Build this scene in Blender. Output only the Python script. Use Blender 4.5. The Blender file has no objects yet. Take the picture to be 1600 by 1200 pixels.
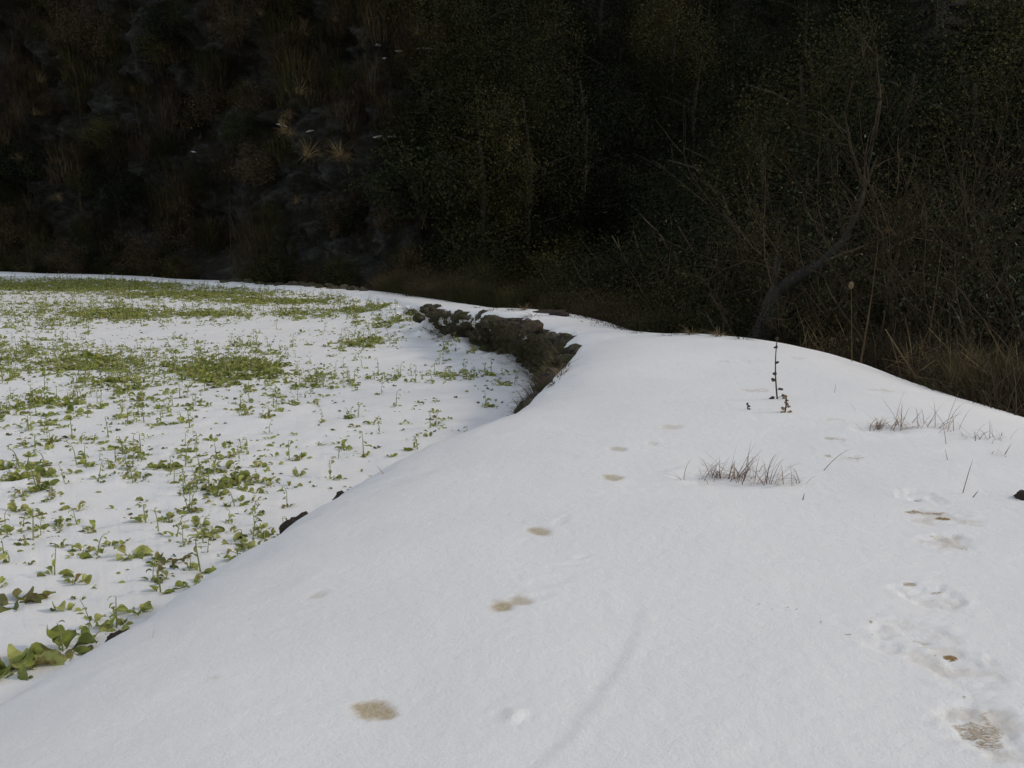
import bpy, bmesh, math, random
import numpy as np
from mathutils import Vector, Matrix, Euler

C = bpy.context.scene.collection
SC = bpy.context.scene
R = math.radians

# ------------------------------------------------------------------ camera
CAM_H = 2.5
PITCH = 9.8
FPX = 35.0 / 36.0 * 1600.0
cam_d = bpy.data.cameras.new("camera")
cam_d.lens = 35.0
cam_d.sensor_width = 36.0
cam_d.clip_end = 2000.0
cam_d.clip_start = 0.05
cam = bpy.data.objects.new("camera", cam_d)
C.objects.link(cam)
cam.location = (0, 0, CAM_H)
cam.rotation_euler = (R(90 - PITCH), 0, 0)
SC.camera = cam

# ------------------------------------------------------------------ sky and sun
SUN_EL = 31.0
SUN_DIR = Vector((0.985, 0.13, 0)).normalized() * math.cos(R(SUN_EL))
SUN_DIR.z = math.sin(R(SUN_EL))
w = bpy.data.worlds.new("World")
SC.world = w
w.use_nodes = True
nt = w.node_tree
bg = nt.nodes["Background"]
sky = nt.nodes.new("ShaderNodeTexSky")
sky.sky_type = 'NISHITA'
sky.sun_disc = False
sky.sun_elevation = R(SUN_EL)
sky.sun_rotation = math.atan2(SUN_DIR.x, SUN_DIR.y)
sky.air_density = 1.0
sky.dust_density = 0.4
sky.ozone_density = 1.0
hs = nt.nodes.new("ShaderNodeHueSaturation")
hs.inputs["Saturation"].default_value = 0.31
nt.links.new(sky.outputs[0], hs.inputs["Color"])
nt.links.new(hs.outputs[0], bg.inputs[0])
bg.inputs[1].default_value = 0.15
sd = bpy.data.lights.new("sun", 'SUN')
sd.energy = 1.02
sd.angle = R(6.0)
sd.color = (1.0, 0.84, 0.62)
sun = bpy.data.objects.new("sun", sd)
C.objects.link(sun)
sun.rotation_euler = SUN_DIR.to_track_quat('Z', 'Y').to_euler()

SC.view_settings.view_transform = 'Standard'
SC.view_settings.look = 'None'
SC.view_settings.gamma = 1.0
SC.view_settings.exposure = 0.25

rng = np.random.default_rng(11)
random.seed(11)
U = lambda a, b: float(rng.uniform(a, b))

# ------------------------------------------------------------------ helpers
def ray(px, py):
    """world direction through a photograph pixel (1600 x 1200)"""
    cx, cy = (px - 800.0) / FPX, (600.0 - py) / FPX
    cp, sp = math.cos(R(PITCH)), math.sin(R(PITCH))
    return np.array((cx, cp + cy * sp, -sp + cy * cp))

def on_z(px, py, z=0.0):
    d = ray(px, py)
    k = (z - CAM_H) / d[2]
    return (d[0] * k, d[1] * k, z)

def at_y(px, py, y):
    d = ray(px, py)
    k = y / d[1]
    return (d[0] * k, y, CAM_H + d[2] * k)

def project(P):
    P = np.asarray(P, float)
    cp, sp = math.cos(R(PITCH)), math.sin(R(PITCH))
    x, y, z = P[:, 0], P[:, 1], P[:, 2] - CAM_H
    depth = y * cp - z * sp
    up = y * sp + z * cp
    dd = np.maximum(depth, 1e-3)
    return 800 + FPX * x / dd, 600 - FPX * up / dd, depth

def _hash(ix, iy, iz):
    n = (ix.astype(np.int64) * 374761393 + iy.astype(np.int64) * 668265263 + iz.astype(np.int64) * 2147483647 + 1013904223) & 0xffffffff
    n = ((n ^ (n >> 13)) * 1274126177) & 0xffffffff
    n = (n ^ (n >> 16)) & 0xffff
    return n / 65535.0

def vnoise(x, y, z=None):
    x = np.asarray(x, float); y = np.asarray(y, float)
    z = np.zeros_like(x) if z is None else np.asarray(z, float)
    x0, y0, z0 = np.floor(x), np.floor(y), np.floor(z)
    fx, fy, fz = x - x0, y - y0, z - z0
    fx = fx * fx * fx * (fx * (fx * 6 - 15) + 10); fy = fy * fy * fy * (fy * (fy * 6 - 15) + 10); fz = fz * fz * fz * (fz * (fz * 6 - 15) + 10)
    r = 0
    for a in (0, 1):
        for b in (0, 1):
            for c in (0, 1):
                h = _hash(x0 + a, y0 + b, z0 + c)
                r = r + h * (fx if a else 1 - fx) * (fy if b else 1 - fy) * (fz if c else 1 - fz)
    return r * 2 - 1

def fbm(x, y, z=None, o=4):
    s, a, f = 0, 1.0, 1.0
    for i in range(o):
        s = s + a * vnoise(np.asarray(x) * f + 17.3 * i, np.asarray(y) * f + 5.1 * i, None if z is None else np.asarray(z) * f)
        a *= 0.5; f *= 2.03
    return s

def smooth(t):
    t = np.clip(t, 0, 1)
    return t * t * (3 - 2 * t)

class MB:
    def __init__(s):
        s.v = []; s.q = []; s.t = []; s.n = 0
    def add(s, v, q=None, t=None):
        v = np.asarray(v, float).reshape(-1, 3)
        if q is not None and len(q): s.q.append(np.asarray(q, int) + s.n)
        if t is not None and len(t): s.t.append(np.asarray(t, int) + s.n)
        s.v.append(v); s.n += len(v)
    def merge(s, o, M=None):
        V = np.concatenate(o.v)
        if M is not None:
            A = np.array(M); V = V @ A[:3, :3].T + A[:3, 3]
        Q = np.concatenate(o.q) if o.q else None
        T = np.concatenate(o.t) if o.t else None
        s.add(V, Q, T)
    def mesh(s, name, mat, flat=False, attrs=None):
        V = np.concatenate(s.v).astype(np.float32)
        Q = np.concatenate(s.q) if s.q else np.zeros((0, 4), int)
        T = np.concatenate(s.t) if s.t else np.zeros((0, 3), int)
        m = bpy.data.meshes.new(name)
        m.vertices.add(len(V)); m.vertices.foreach_set("co", V.ravel())
        nl = len(Q) * 4 + len(T) * 3
        m.loops.add(nl); m.polygons.add(len(Q) + len(T))
        m.loops.foreach_set("vertex_index", np.concatenate([Q.ravel(), T.ravel()]).astype(np.int32))
        st = np.concatenate([np.arange(len(Q)) * 4, len(Q) * 4 + np.arange(len(T)) * 3]).astype(np.int32)
        m.polygons.foreach_set("loop_start", st)
        m.update(calc_edges=True); m.validate()
        m.polygons.foreach_set("use_smooth", np.full(len(m.polygons), not flat))
        if attrs:
            for k, a in attrs.items():
                at = m.attributes.new(k, 'FLOAT', 'POINT'); at.data.foreach_set("value", np.asarray(a, np.float32))
        m.materials.append(mat)
        return m

def link(name, mesh, parent=None, loc=(0, 0, 0)):
    o = bpy.data.objects.new(name, mesh); C.objects.link(o); o.location = loc
    if parent: o.parent = parent
    return o
def tag(o, label=None, cat=None, group=None, kind=None):
    if label: o["label"] = label
    if cat: o["category"] = cat
    if group: o["group"] = group
    if kind: o["kind"] = kind
    return o
def empty(name, loc=(0, 0, 0), rz=0.0):
    o = bpy.data.objects.new(name, None); C.objects.link(o); o.location = loc; o.rotation_euler = (0, 0, rz)
    o.empty_display_size = 0.1
    return o
def dup(root, loc, rz=0.0, sc=1.0, label=None, group=None, tilt=(0, 0)):
    r = root.copy(); C.objects.link(r)
    r.location = loc; r.rotation_euler = (tilt[0], tilt[1], rz)
    r.scale = (sc, sc, sc) if np.isscalar(sc) else sc
    if label: r["label"] = label
    if group: r["group"] = group
    for ch in list(root.children):
        c = ch.copy(); C.objects.link(c); c.parent = r
        for g in list(ch.children):
            d = g.copy(); C.objects.link(d); d.parent = c
    return r
class Kind:
    """a prototype: parts are built once, first placing moves it, later ones copy it"""
    def __init__(s, name, parts, cat):
        s.name, s.parts, s.cat, s.root = name, parts, cat, None
    def put(s, loc, rz=0.0, sc=1.0, label=None, group=None, tilt=(0, 0)):
        if s.root is None:
            if len(s.parts) == 1 and s.parts[0][0] is None:
                s.root = link(s.name, s.parts[0][1])
            else:
                s.root = empty(s.name)
                for pn, me in s.parts: link(pn, me, s.root)
            s.root["category"] = s.cat
            o = s.root
            o.location = loc; o.rotation_euler = (tilt[0], tilt[1], rz)
            o.scale = (sc, sc, sc) if np.isscalar(sc) else sc
            if label: o["label"] = label
            if group: o["group"] = group
            return o
        return dup(s.root, loc, rz, sc, label, group, tilt)

# ------------------------------------------------------------------ materials
def mat_new(name):
    m = bpy.data.materials.new(name); m.use_nodes = True
    return m, m.node_tree.nodes, m.node_tree.links, m.node_tree.nodes["Principled BSDF"]
def n_noise(N, L, scale, detail=4, rough=0.55, coord=None, dist=0.0):
    t = N.new("ShaderNodeTexNoise"); t.inputs["Scale"].default_value = scale; t.inputs["Detail"].default_value = detail
    t.inputs["Roughness"].default_value = rough; t.inputs["Distortion"].default_value = dist
    if coord is not None: L.new(coord, t.inputs["Vector"])
    return t
def n_ramp(N, L, fac, stops):
    r = N.new("ShaderNodeValToRGB")
    e = r.color_ramp.elements
    while len(e) > 1: e.remove(e[-1])
    e[0].position = stops[0][0]; e[0].color = (*stops[0][1], 1)
    for p, c in stops[1:]:
        k = e.new(p); k.color = (*c, 1)
    L.new(fac, r.inputs[0])
    return r
def n_mix(N, L, fac, a, b):
    m = N.new("ShaderNodeMix"); m.data_type = 'RGBA'
    if isinstance(fac, float): m.inputs[0].default_value = fac
    else: L.new(fac, m.inputs[0])
    for i, v in ((6, a), (7, b)):
        if isinstance(v, tuple): m.inputs[i].default_value = (*v, 1)
        else: L.new(v, m.inputs[i])
    return m.outputs[2]
def n_math(N, L, op, a, b=0.0):
    m = N.new("ShaderNodeMath"); m.operation = op
    for i, v in ((0, a), (1, b)):
        if isinstance(v, (int, float)): m.inputs[i].default_value = v
        else: L.new(v, m.inputs[i])
    return m.outputs[0]

def snow_mat(name, stains):
    m, N, L, P = mat_new(name)
    g = N.new("ShaderNodeNewGeometry").outputs["Position"]
    big = n_noise(N, L, 0.9, 3, 0.5, g)
    col = n_ramp(N, L, big.outputs[0], [(0.3, (0.84, 0.845, 0.85)), (0.7, (0.88, 0.88, 0.88))]).outputs[0]
    if stains:
        a = N.new("ShaderNodeAttribute"); a.attribute_name = "stain"
        n1 = n_noise(N, L, 70, 4, 0.7, g)
        k = n_math(N, L, 'MULTIPLY', a.outputs["Fac"], n_math(N, L, 'ADD', n_math(N, L, 'MULTIPLY', n1.outputs[0], 1.6), 0.45))
        k.node.use_clamp = True
        col = n_mix(N, L, k, col, (0.42, 0.315, 0.15))
        d = N.new("ShaderNodeAttribute"); d.attribute_name = "dirt"
        n2 = n_noise(N, L, 120, 4, 0.75, g)
        n2.inputs["Scale"].default_value = 24; n2.inputs["Distortion"].default_value = 1.6
        mp = N.new("ShaderNodeMapping"); mp.inputs["Scale"].default_value = (0.8, 2.6, 1.0); mp.inputs["Rotation"].default_value = (0, 0, 0.5)
        L.new(g, mp.inputs[0]); L.new(mp.outputs[0], n2.inputs["Vector"])
        rd = n_math(N, L, 'SUBTRACT', 1.0, n_math(N, L, 'MULTIPLY', n_math(N, L, 'ABSOLUTE', n_math(N, L, 'SUBTRACT', n2.outputs[0], 0.5)), 8.0)); rd.node.use_clamp = True
        vv = n_math(N, L, 'MULTIPLY', d.outputs["Fac"], n_math(N, L, 'ADD', n_math(N, L, 'MULTIPLY', rd, 0.45), 0.30))
        k2 = n_ramp(N, L, vv, [(0.30, (0, 0, 0)), (0.62, (1, 1, 1))]).outputs[0]
        col = n_mix(N, L, k2, col, (0.27, 0.175, 0.06))
    L.new(col, P.inputs["Base Color"])
    P.inputs["Roughness"].default_value = 0.55
    P.inputs["Specular IOR Level"].default_value = 0.25
    f1 = n_noise(N, L, 70, 5, 0.8, g); f2 = n_noise(N, L, 28, 4, 0.6, g)
    h = n_math(N, L, 'ADD', n_math(N, L, 'MULTIPLY', f1.outputs[0], 0.8), n_math(N, L, 'MULTIPLY', f2.outputs[0], 0.7))
    b = N.new("ShaderNodeBump"); b.inputs["Strength"].default_value = 0.55; b.inputs["Distance"].default_value = 0.012
    L.new(h, b.inputs["Height"]); L.new(b.outputs[0], P.inputs["Normal"])
    return m

def leaf_mat(name, dark, mid, light, scale=6.0, rough=0.5, trans=0.0, spec=0.3, brown=None, isl=0.45):
    m, N, L, P = mat_new(name)
    g = N.new("ShaderNodeNewGeometry")
    oi = N.new("ShaderNodeObjectInfo")
    n1 = n_noise(N, L, scale, 3, 0.6, g.outputs["Position"])
    f = n_math(N, L, 'ADD', n1.outputs[0], n_math(N, L, 'MULTIPLY', n_math(N, L, 'SUBTRACT', oi.outputs["Random"], 0.5), 0.25))
    f = n_math(N, L, 'ADD', f, n_math(N, L, 'MULTIPLY', n_math(N, L, 'SUBTRACT', g.outputs["Random Per Island"], 0.5), isl))
    col = n_ramp(N, L, f, [(0.25, dark), (0.5, mid), (0.75, light)]).outputs[0]
    if brown:
        nb = n_noise(N, L, scale * 2.3, 3, 0.6, g.outputs["Position"])
        k = n_ramp(N, L, n_math(N, L, 'ADD', nb.outputs[0], n_math(N, L, 'MULTIPLY', g.outputs["Random Per Island"], 0.25)), [(0.68, (0, 0, 0)), (0.84, (1, 1, 1))]).outputs[0]
        col = n_mix(N, L, k, col, brown)
    L.new(col, P.inputs["Base Color"])
    P.inputs["Roughness"].default_value = rough
    P.inputs["Specular IOR Level"].default_value = spec
    if trans > 0:
        out = N["Material Output"]
        tr = N.new("ShaderNodeBsdfTranslucent"); L.new(col, tr.inputs[0])
        ms = N.new("ShaderNodeMixShader"); ms.inputs[0].default_value = trans
        L.new(P.outputs[0], ms.inputs[1]); L.new(tr.outputs[0], ms.inputs[2]); L.new(ms.outputs[0], out.inputs[0])
    return m

def rock_mat(name, stops, scale=3.0, bump=0.6, bdist=0.05, moss=None, stretch=(1, 1, 1)):
    m, N, L, P = mat_new(name)
    tc = N.new("ShaderNodeNewGeometry")
    mp = N.new("ShaderNodeMapping"); mp.inputs["Scale"].default_value = stretch
    mp.inputs["Rotation"].default_value = (0.2, 0.5, 0.3)
    L.new(tc.outputs["Position"], mp.inputs[0])
    a = n_noise(N, L, scale, 9, 0.74, mp.outputs[0], 0.1)
    col = n_ramp(N, L, a.outputs[0], stops).outputs[0]
    if moss:
        b_ = n_noise(N, L, scale * 0.45, 5, 0.65, tc.outputs["Position"])
        k = n_ramp(N, L, b_.outputs[0], [(0.46, (0, 0, 0)), (0.58, (1, 1, 1))]).outputs[0]
        col = n_mix(N, L, k, col, moss)
    L.new(col, P.inputs["Base Color"])
    P.inputs["Roughness"].default_value = 0.85
    P.inputs["Specular IOR Level"].default_value = 0.2
    c = n_noise(N, L, scale * 4, 8, 0.7, mp.outputs[0])
    b = N.new("ShaderNodeBump"); b.inputs["Strength"].default_value = bump; b.inputs["Distance"].default_value = bdist
    L.new(c.outputs[0], b.inputs["Height"]); L.new(b.outputs[0], P.inputs["Normal"])
    return m

M_BANK = snow_mat("bank_snow", True)
M_SNOW = snow_mat("field_snow", False)
M_GREEN = leaf_mat("crop_leaf", (0.12, 0.15, 0.032), (0.27, 0.315, 0.060), (0.46, 0.48, 0.16), 9, 0.5, 0.22, 0.3, brown=(0.22, 0.155, 0.065))
M_WILT = leaf_mat("wilted_leaf", (0.06, 0.07, 0.02), (0.14, 0.16, 0.045), (0.22, 0.20, 0.09), 7, 0.6, 0.12, 0.2, brown=(0.13, 0.075, 0.035))
M_STEM = leaf_mat("crop_stem", (0.13, 0.15, 0.06), (0.22, 0.24, 0.10), (0.34, 0.33, 0.18), 14, 0.6)
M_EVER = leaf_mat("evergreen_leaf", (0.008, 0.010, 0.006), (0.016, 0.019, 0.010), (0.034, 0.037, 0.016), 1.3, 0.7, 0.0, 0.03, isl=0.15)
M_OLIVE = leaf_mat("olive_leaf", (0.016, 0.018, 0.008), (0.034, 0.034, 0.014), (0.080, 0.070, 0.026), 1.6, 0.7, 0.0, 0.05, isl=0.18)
M_BROWN = leaf_mat("dead_leaf", (0.024, 0.018, 0.011), (0.054, 0.041, 0.024), (0.115, 0.086, 0.05), 2.0, 0.8, 0.0, 0.03, isl=0.25)
M_TAN = leaf_mat("dry_grass", (0.08, 0.056, 0.027), (0.17, 0.12, 0.06), (0.30, 0.22, 0.12), 4.0, 0.7, 0.0, 0.15)
M_REED = leaf_mat("reed_straw", (0.04, 0.027, 0.015), (0.08, 0.054, 0.029), (0.14, 0.10, 0.055), 5.0, 0.7, 0.0, 0.1)
M_REDGRASS = leaf_mat("frosted_grass", (0.10, 0.055, 0.034), (0.21, 0.128, 0.082), (0.37, 0.26, 0.17), 20.0, 0.6, 0.0, 0.2)
M_TWIG = leaf_mat("twig_bark", (0.018, 0.013, 0.008), (0.04, 0.030, 0.019), (0.085, 0.066, 0.044), 3.0, 0.8, 0.0, 0.1)
M_BARK = rock_mat("tree_bark", [(0.3, (0.02, 0.017, 0.012)), (0.6, (0.06, 0.052, 0.04)), (0.8, (0.10, 0.09, 0.07))], 9, 0.8, 0.03, stretch=(1, 1, 0.25))
M_STONE = rock_mat("wall_stone", [(0.34, (0.014, 0.012, 0.009)), (0.5, (0.065, 0.056, 0.040)), (0.66, (0.21, 0.18, 0.135))], 6, 1.0, 0.05, moss=(0.050, 0.050, 0.020))
M_BOULD = rock_mat("boulder_stone", [(0.25, (0.016, 0.012, 0.010)), (0.55, (0.05, 0.038, 0.030)), (0.8, (0.11, 0.085, 0.07))], 9, 0.8, 0.02)
M_CLIFF = rock_mat("cliff_rock", [(0.30, (0.007, 0.008, 0.0075)), (0.47, (0.034, 0.035, 0.029)), (0.56, (0.068, 0.072, 0.062)), (0.66, (0.115, 0.118, 0.105)), (0.74, (0.24, 0.235, 0.21))], 1.8, 1.0, 0.35, moss=(0.028, 0.023, 0.012), stretch=(1.0, 1.0, 1.5))
M_SOIL = rock_mat("leaf_litter", [(0.3, (0.012, 0.009, 0.006)), (0.6, (0.035, 0.026, 0.016)), (0.8, (0.06, 0.045, 0.03))], 2.5, 0.8, 0.06, moss=(0.022, 0.024, 0.012))

# ------------------------------------------------------------------ the snow bank on the terrace wall
#        left edge      right edge     top    lip
PAIRS = [(-7.4, -12, 4.6, -12, 1.00, 0.62), (-6.0, -6, 4.4, -6, 1.00, 0.62), (-3.6, -0.5, 4.6, 0, 1.00, 0.54), (-2.2, 3.2, 4.6, 3.2, 1.00, 0.54),
         (-1.50, 5.5, 4.55, 5.6, 1.01, 0.58), (-0.93, 7.2, 4.45, 8.0, 1.01, 0.59), (-0.20, 8.7, 4.25, 10.0, 0.98, 0.56),
         (0.12, 9.9, 4.0, 11.7, 1.01, 0.52), (0.42, 11.5, 3.5, 13.0, 0.98, 0.60), (0.74, 13.2, 2.7, 14.0, 0.87, 0.76),
         (0.44, 15.0, 2.1, 15.2, 0.79, 0.76), (-0.10, 16.8, 1.6, 17.1, 0.77, 0.74), (-0.75, 18.3, 0.9, 19.0, 0.73, 0.70),
         (-1.5, 20.3, -0.2, 21.5, 0.58, 0.55), (-2.2, 22.8, -1.0, 24.0, 0.42, 0.40), (-3.5, 27.0, -2.4, 28.4, 0.24, 0.23),
         (-5.8, 30.0, -4.9, 31.6, 0.18, 0.17), (-8.4, 32.5, -7.7, 34.1, 0.16, 0.15), (-14.0, 36.2, -13.3, 37.9, 0.15, 0.14),
         (-20.0, 39.0, -19.5, 40.8, 0.15, 0.14), (-30.0, 42.6, -29.7, 44.4, 0.15, 0.14), (-46.0, 47.0, -46.0, 49.0, 0.15, 0.14)]
PA = np.array(PAIRS, float)
def spline(t):
    t = np.asarray(t, float)
    n = len(PA); i = np.clip(np.floor(t).astype(int), 0, n - 2); f = (t - i)[:, None]
    p0, p1, p2, p3 = PA[np.clip(i - 1, 0, n - 1)], PA[i], PA[i + 1], PA[np.clip(i + 2, 0, n - 1)]
    return 0.5 * ((2 * p1) + (-p0 + p2) * f + (2 * p0 - 5 * p1 + 4 * p2 - p3) * f ** 2 + (-p0 + 3 * p1 - 3 * p2 + p3) * f ** 3)
tt = np.linspace(0, len(PA) - 1.0, 6000)
SP = spline(tt)
EDGE = SP[::12, :2]                       # the wall line, used for the field's rise at its foot
# rows: spacing grows with distance
rows = [0]; last = SP[0]
for i in range(1, len(SP)):
    mid = 0.5 * (SP[i, :2] + SP[i, 2:4])
    d = math.hypot(*mid)
    step = max(0.012, 0.0042 * d) if mid[1] > 1.2 else 0.25
    q = SP[i]
    if math.hypot(q[0] - last[0], q[1] - last[1]) > step or math.hypot(q[2] - last[2], q[3] - last[3]) > step:
        rows.append(i); last = q
SPF = spline(np.linspace(0, len(PA) - 1.0, 60000))
rows = [0]; last = SPF[0]
for i in range(1, len(SPF)):
    q = SPF[i]; d = math.hypot(0.5 * (q[0] + q[2]), 0.5 * (q[1] + q[3]))
    step = max(0.011, 0.0042 * d) if q[1] > 1.6 else 0.2
    if max(math.hypot(q[0] - last[0], q[1] - last[1]), math.hypot(q[2] - last[2], q[3] - last[3])) > step:
        rows.append(i); last = q
B = SPF[rows]
NI = 440
u_in = np.linspace(0, 1, NI) ** 1.0
Lp, Rp = B[:, 0:2], B[:, 2:4]
W = np.linalg.norm(Rp - Lp, axis=1)
XY = Lp[:, None, :] + (Rp - Lp)[:, None, :] * u_in[None, :, None]
tL = W[:, None] * u_in[None, :]; tR = W[:, None] * (1 - u_in[None, :])
zt, zl = B[:, 4:5], B[:, 5:6]
wob = 0.10 * fbm(B[:, 0] * 1.1, B[:, 1] * 1.1, o=3)[:, None] + 0.03 * fbm(B[:, 0] * 5, B[:, 1] * 5, o=3)[:, None]
XY[..., 0] += wob * np.exp(-tL / 0.35) * 0.8
Z = zl + (zt - zl) * (1 - np.exp(-tL / 0.55)) / (1 - math.exp(-3.0))
Z = np.minimum(Z, zt + 0.06)
Z = Z - 0.16 * np.exp(-tL / 0.10) - 0.25 * np.clip((1.5 - tR) / 1.5, 0, 1) ** 2 * np.clip(W[:, None] / 3.5, 0.2, 1)
X, Y = XY[..., 0], XY[..., 1]
dist = np.hypot(X, Y)
Z = Z + 0.030 * fbm(X * 0.5, Y * 0.5, o=1) + 0.004 * fbm(X * 2.3 + 9, Y * 2.3, o=2) + 0.0011 * fbm(X * 26, Y * 26, o=3) * (dist < 12)
# little ledges where the snow runs down towards the wall
Z = Z - 0.05 * np.abs(fbm(X * 1.7 + 3, Y * 1.7, o=3)) * np.exp(-tL / 0.5)
PXb, PYb, DPb = project(np.stack([X.ravel(), Y.ravel(), Z.ravel()], 1))
vis_ok = (DPb > 0.5)
def on_bank(px, py):
    e = (PXb - px) ** 2 + (PYb - py) ** 2
    e[~vis_ok] = 1e12
    c = np.where(e < max(e.min() * 4, 16))[0]
    k = c[np.argmin(DPb[c])]
    return X.ravel()[k], Y.ravel()[k]
ZF = None
def bank_z(x, y):
    k = np.argmin((X - x) ** 2 + (Y - y) ** 2)
    return float((Z if ZF is None else ZF).ravel()[k])

ST = np.zeros_like(Z); DT = np.zeros_like(Z); DZ = np.zeros_like(Z)
def local(px, py, ang):
    cx, cy = on_bank(px, py)
    c, s = math.cos(R(ang)), math.sin(R(ang))
    dx, dy = X - cx, Y - cy
    return dx * c + dy * s, -dx * s + dy * c
def blob(px, py, ang, la, lb, sharp=2.0, wob=0.25):
    a, b = local(px, py, ang)
    r = np.sqrt((a / la) ** 2 + (b / lb) ** 2)
    near = r < 2.5
    nz = np.zeros_like(r)
    nz[near] = fbm(X[near] * 14 + px, Y[near] * 14, o=3)
    return np.clip(1 - (r + wob * nz), -1, 1) * sharp, r, a, b
def thaw(px, py, ang, la, lb, k=0.8, depth=0.012):
    """an old paw print thawed to a beige stain"""
    global ST, DZ
    m, r, a, b = blob(px, py, ang, la, lb, 2.2)
    f = smooth(m)
    ST = np.maximum(ST, f * k); DZ = DZ - depth * f
def boot(px, py, ang, la, lb, depth=0.012, st=0.25, tread=0.003):
    """a trodden patch: a sole shape pressed in, crumbly edges and tread ridges"""
    global ST, DZ
    m, r, a, b = blob(px, py, ang, la * 0.80, lb * 0.80, 3.2, 0.42)
    f = smooth(m)
    cr = np.zeros_like(r); near = r < 2.2
    cr[near] = fbm(a[near] * 42 + px, b[near] * 30, o=3)
    t = (np.sin(b * 120 + 3 * np.sin(a * 22 + px)) * 0.5 + 0.5 * np.sin(a * 80)) * f * tread * (0.5 + 0.8 * np.clip(cr, 0, 1))
    edge = np.exp(-((r - 1.05) / 0.16) ** 2)
    DZ = DZ - 1.6 * depth * f * (0.75 + 0.45 * cr) + 1.3 * t + depth * edge * np.clip(cr + 0.1, 0, 1) * 0.8
    pt = np.zeros_like(r); pt[near] = smooth(0.5 + 1.3 * fbm(a[near] * 9 + px * 3, b[near] * 14, o=2))
    ST = np.maximum(ST, f * st * pt)
def dirt(px, py, ang, la, lb, k=1.0):
    global DT
    m, r, a, b = blob(px, py, ang, la, lb, 2.0, 0.5)
    DT = np.maximum(DT, smooth(m) * k)
# trail of thawed paw prints down the middle
thaw(580, 1108, 12, 0.078, 0.085, 0.62); thaw(783, 944, 14, 0.066, 0.075, 0.62); thaw(812, 936, 20, 0.045, 0.05, 0.45)
thaw(845, 825, 10, 0.065, 0.085, 0.55); thaw(955, 743, 5, 0.068, 0.085, 0.5); thaw(965, 697, 0, 0.065, 0.08, 0.35)
thaw(1050, 663, 5, 0.11, 0.10, 0.22); thaw(1020, 690, 5, 0.05, 0.08, 0.15); thaw(333, 1055, 0, 0.03, 0.02, 0.15, 0.008); thaw(497, 926, 10, 0.05, 0.05, 0.16, 0.012)
# boot prints on the right
boot(1437, 773, -8, 0.14, 0.17, 0.016, 0.06); boot(1480, 846, -12, 0.15, 0.16, 0.014, 0.30); boot(1470, 806, -6, 0.22, 0.16, 0.008, 0.20, 0.002)
boot(1452, 926, -14, 0.16, 0.17, 0.014, 0.10); boot(1420, 985, -10, 0.20, 0.16, 0.010, 0.08, 0.004); boot(1505, 1048, -10, 0.19, 0.20, 0.012, 0.16, 0.004)
boot(1540, 1132, -10, 0.16, 0.21, 0.016, 0.22, 0.004); boot(1385, 1010, -15, 0.10, 0.07, 0.010, 0.03)
boot(1300, 684, -4, 0.11, 0.10, 0.006, 0.42); boot(1320, 711, -6, 0.15, 0.12, 0.006, 0.22); boot(1305, 655, 0, 0.09, 0.10, 0.006, 0.22); boot(1175, 606, 0, 0.16, 0.14, 0.006, 0.22)
boot(1385, 606, 0, 0.24, 0.2, 0.006, 0.2); boot(1150, 560, 0, 0.25, 0.22, 0.006, 0.10); boot(1245, 555, 0, 0.1, 0.12, 0.004, 0.2)
dirt(1455, 799, -8, 0.10, 0.045, 1.0); dirt(1472, 805, -20, 0.035, 0.03, 1.7); dirt(1436, 776, 0, 0.025, 0.03, 0.95); dirt(1455, 834, 0, 0.05, 0.035, 0.85); dirt(1510, 856, 30, 0.018, 0.03, 1.0)
dirt(1424, 907, -8, 0.055, 0.03, 0.85); dirt(1468, 921, -8, 0.04, 0.02, 0.8); dirt(1486, 1021, 0, 0.026, 0.03, 1.7); dirt(1462, 1018, 80, 0.02, 0.012, 0.95)
dirt(1430, 1000, -12, 0.11, 0.02, 0.66); dirt(1535, 1060, -8, 0.05, 0.022, 0.7); dirt(1545, 1138, -10, 0.085, 0.10, 0.78); dirt(1520, 1145, 40, 0.03, 0.05, 0.85); dirt(1543, 1104, 0, 0.012, 0.016, 1.0)
dirt(1536, 1162, 0, 0.03, 0.02, 0.85); dirt(1300, 682, -3, 0.07, 0.04, 0.75); dirt(1296, 708, -3, 0.03, 0.04, 0.8); dirt(1340, 712, -3, 0.05, 0.03, 0.75); dirt(1485, 133 + 900, 0, 0.02, 0.01, 0.7)
for px, py in ((1230, 947), (1243, 949), (1331, 986), (1322, 990), (1363, 988), (1358, 968), (1280, 971), (1506, 1087), (1206, 950), (1350, 712), (1330, 575), (1245, 592), (1300, 600), (1185, 940)):
    dirt(px, py, 0, 0.010, 0.014, 0.95)
# the smooth drag groove curving down the middle, and two small dents
gp = [on_bank(*p) for p in ((985, 928), (975, 975), (950, 1030), (912, 1085), (862, 1140), (812, 1192), (770, 1235))]
gp = np.array(gp)
gs = np.concatenate([np.linspace(gp[i], gp[i + 1], 12, endpoint=False) for i in range(len(gp) - 1)])
nearg = (np.abs(X - gp[:, 0].mean()) < 1.2) & (Y > gp[:, 1].min() - 0.6) & (Y < gp[:, 1].max() + 0.5)
P2 = np.stack([X[nearg], Y[nearg]], 1)
dm = np.full(len(P2), 9.0); sg = np.zeros(len(P2))
for i, g in enumerate(gs):
    e = P2 - g; dd = np.hypot(e[:, 0], e[:, 1]); m = dd < dm
    tdir = gs[min(i + 1, len(gs) - 1)] - gs[max(i - 1, 0)]
    sg[m] = np.sign(tdir[0] * e[m, 1] - tdir[1] * e[m, 0]); dm[m] = dd[m]
sd_ = dm * sg
prof = -0.0095 * np.exp(-((sd_ - 0.03) / np.where(sd_ < 0.03, 0.075, 0.017)) ** 2) + 0.0025 * np.exp(-((sd_ - 0.075) / 0.02) ** 2)
fade = smooth((gp[:, 1].max() + 0.15 - P2[:, 1]) / 0.7)
DZ[nearg] += prof * fade
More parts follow.
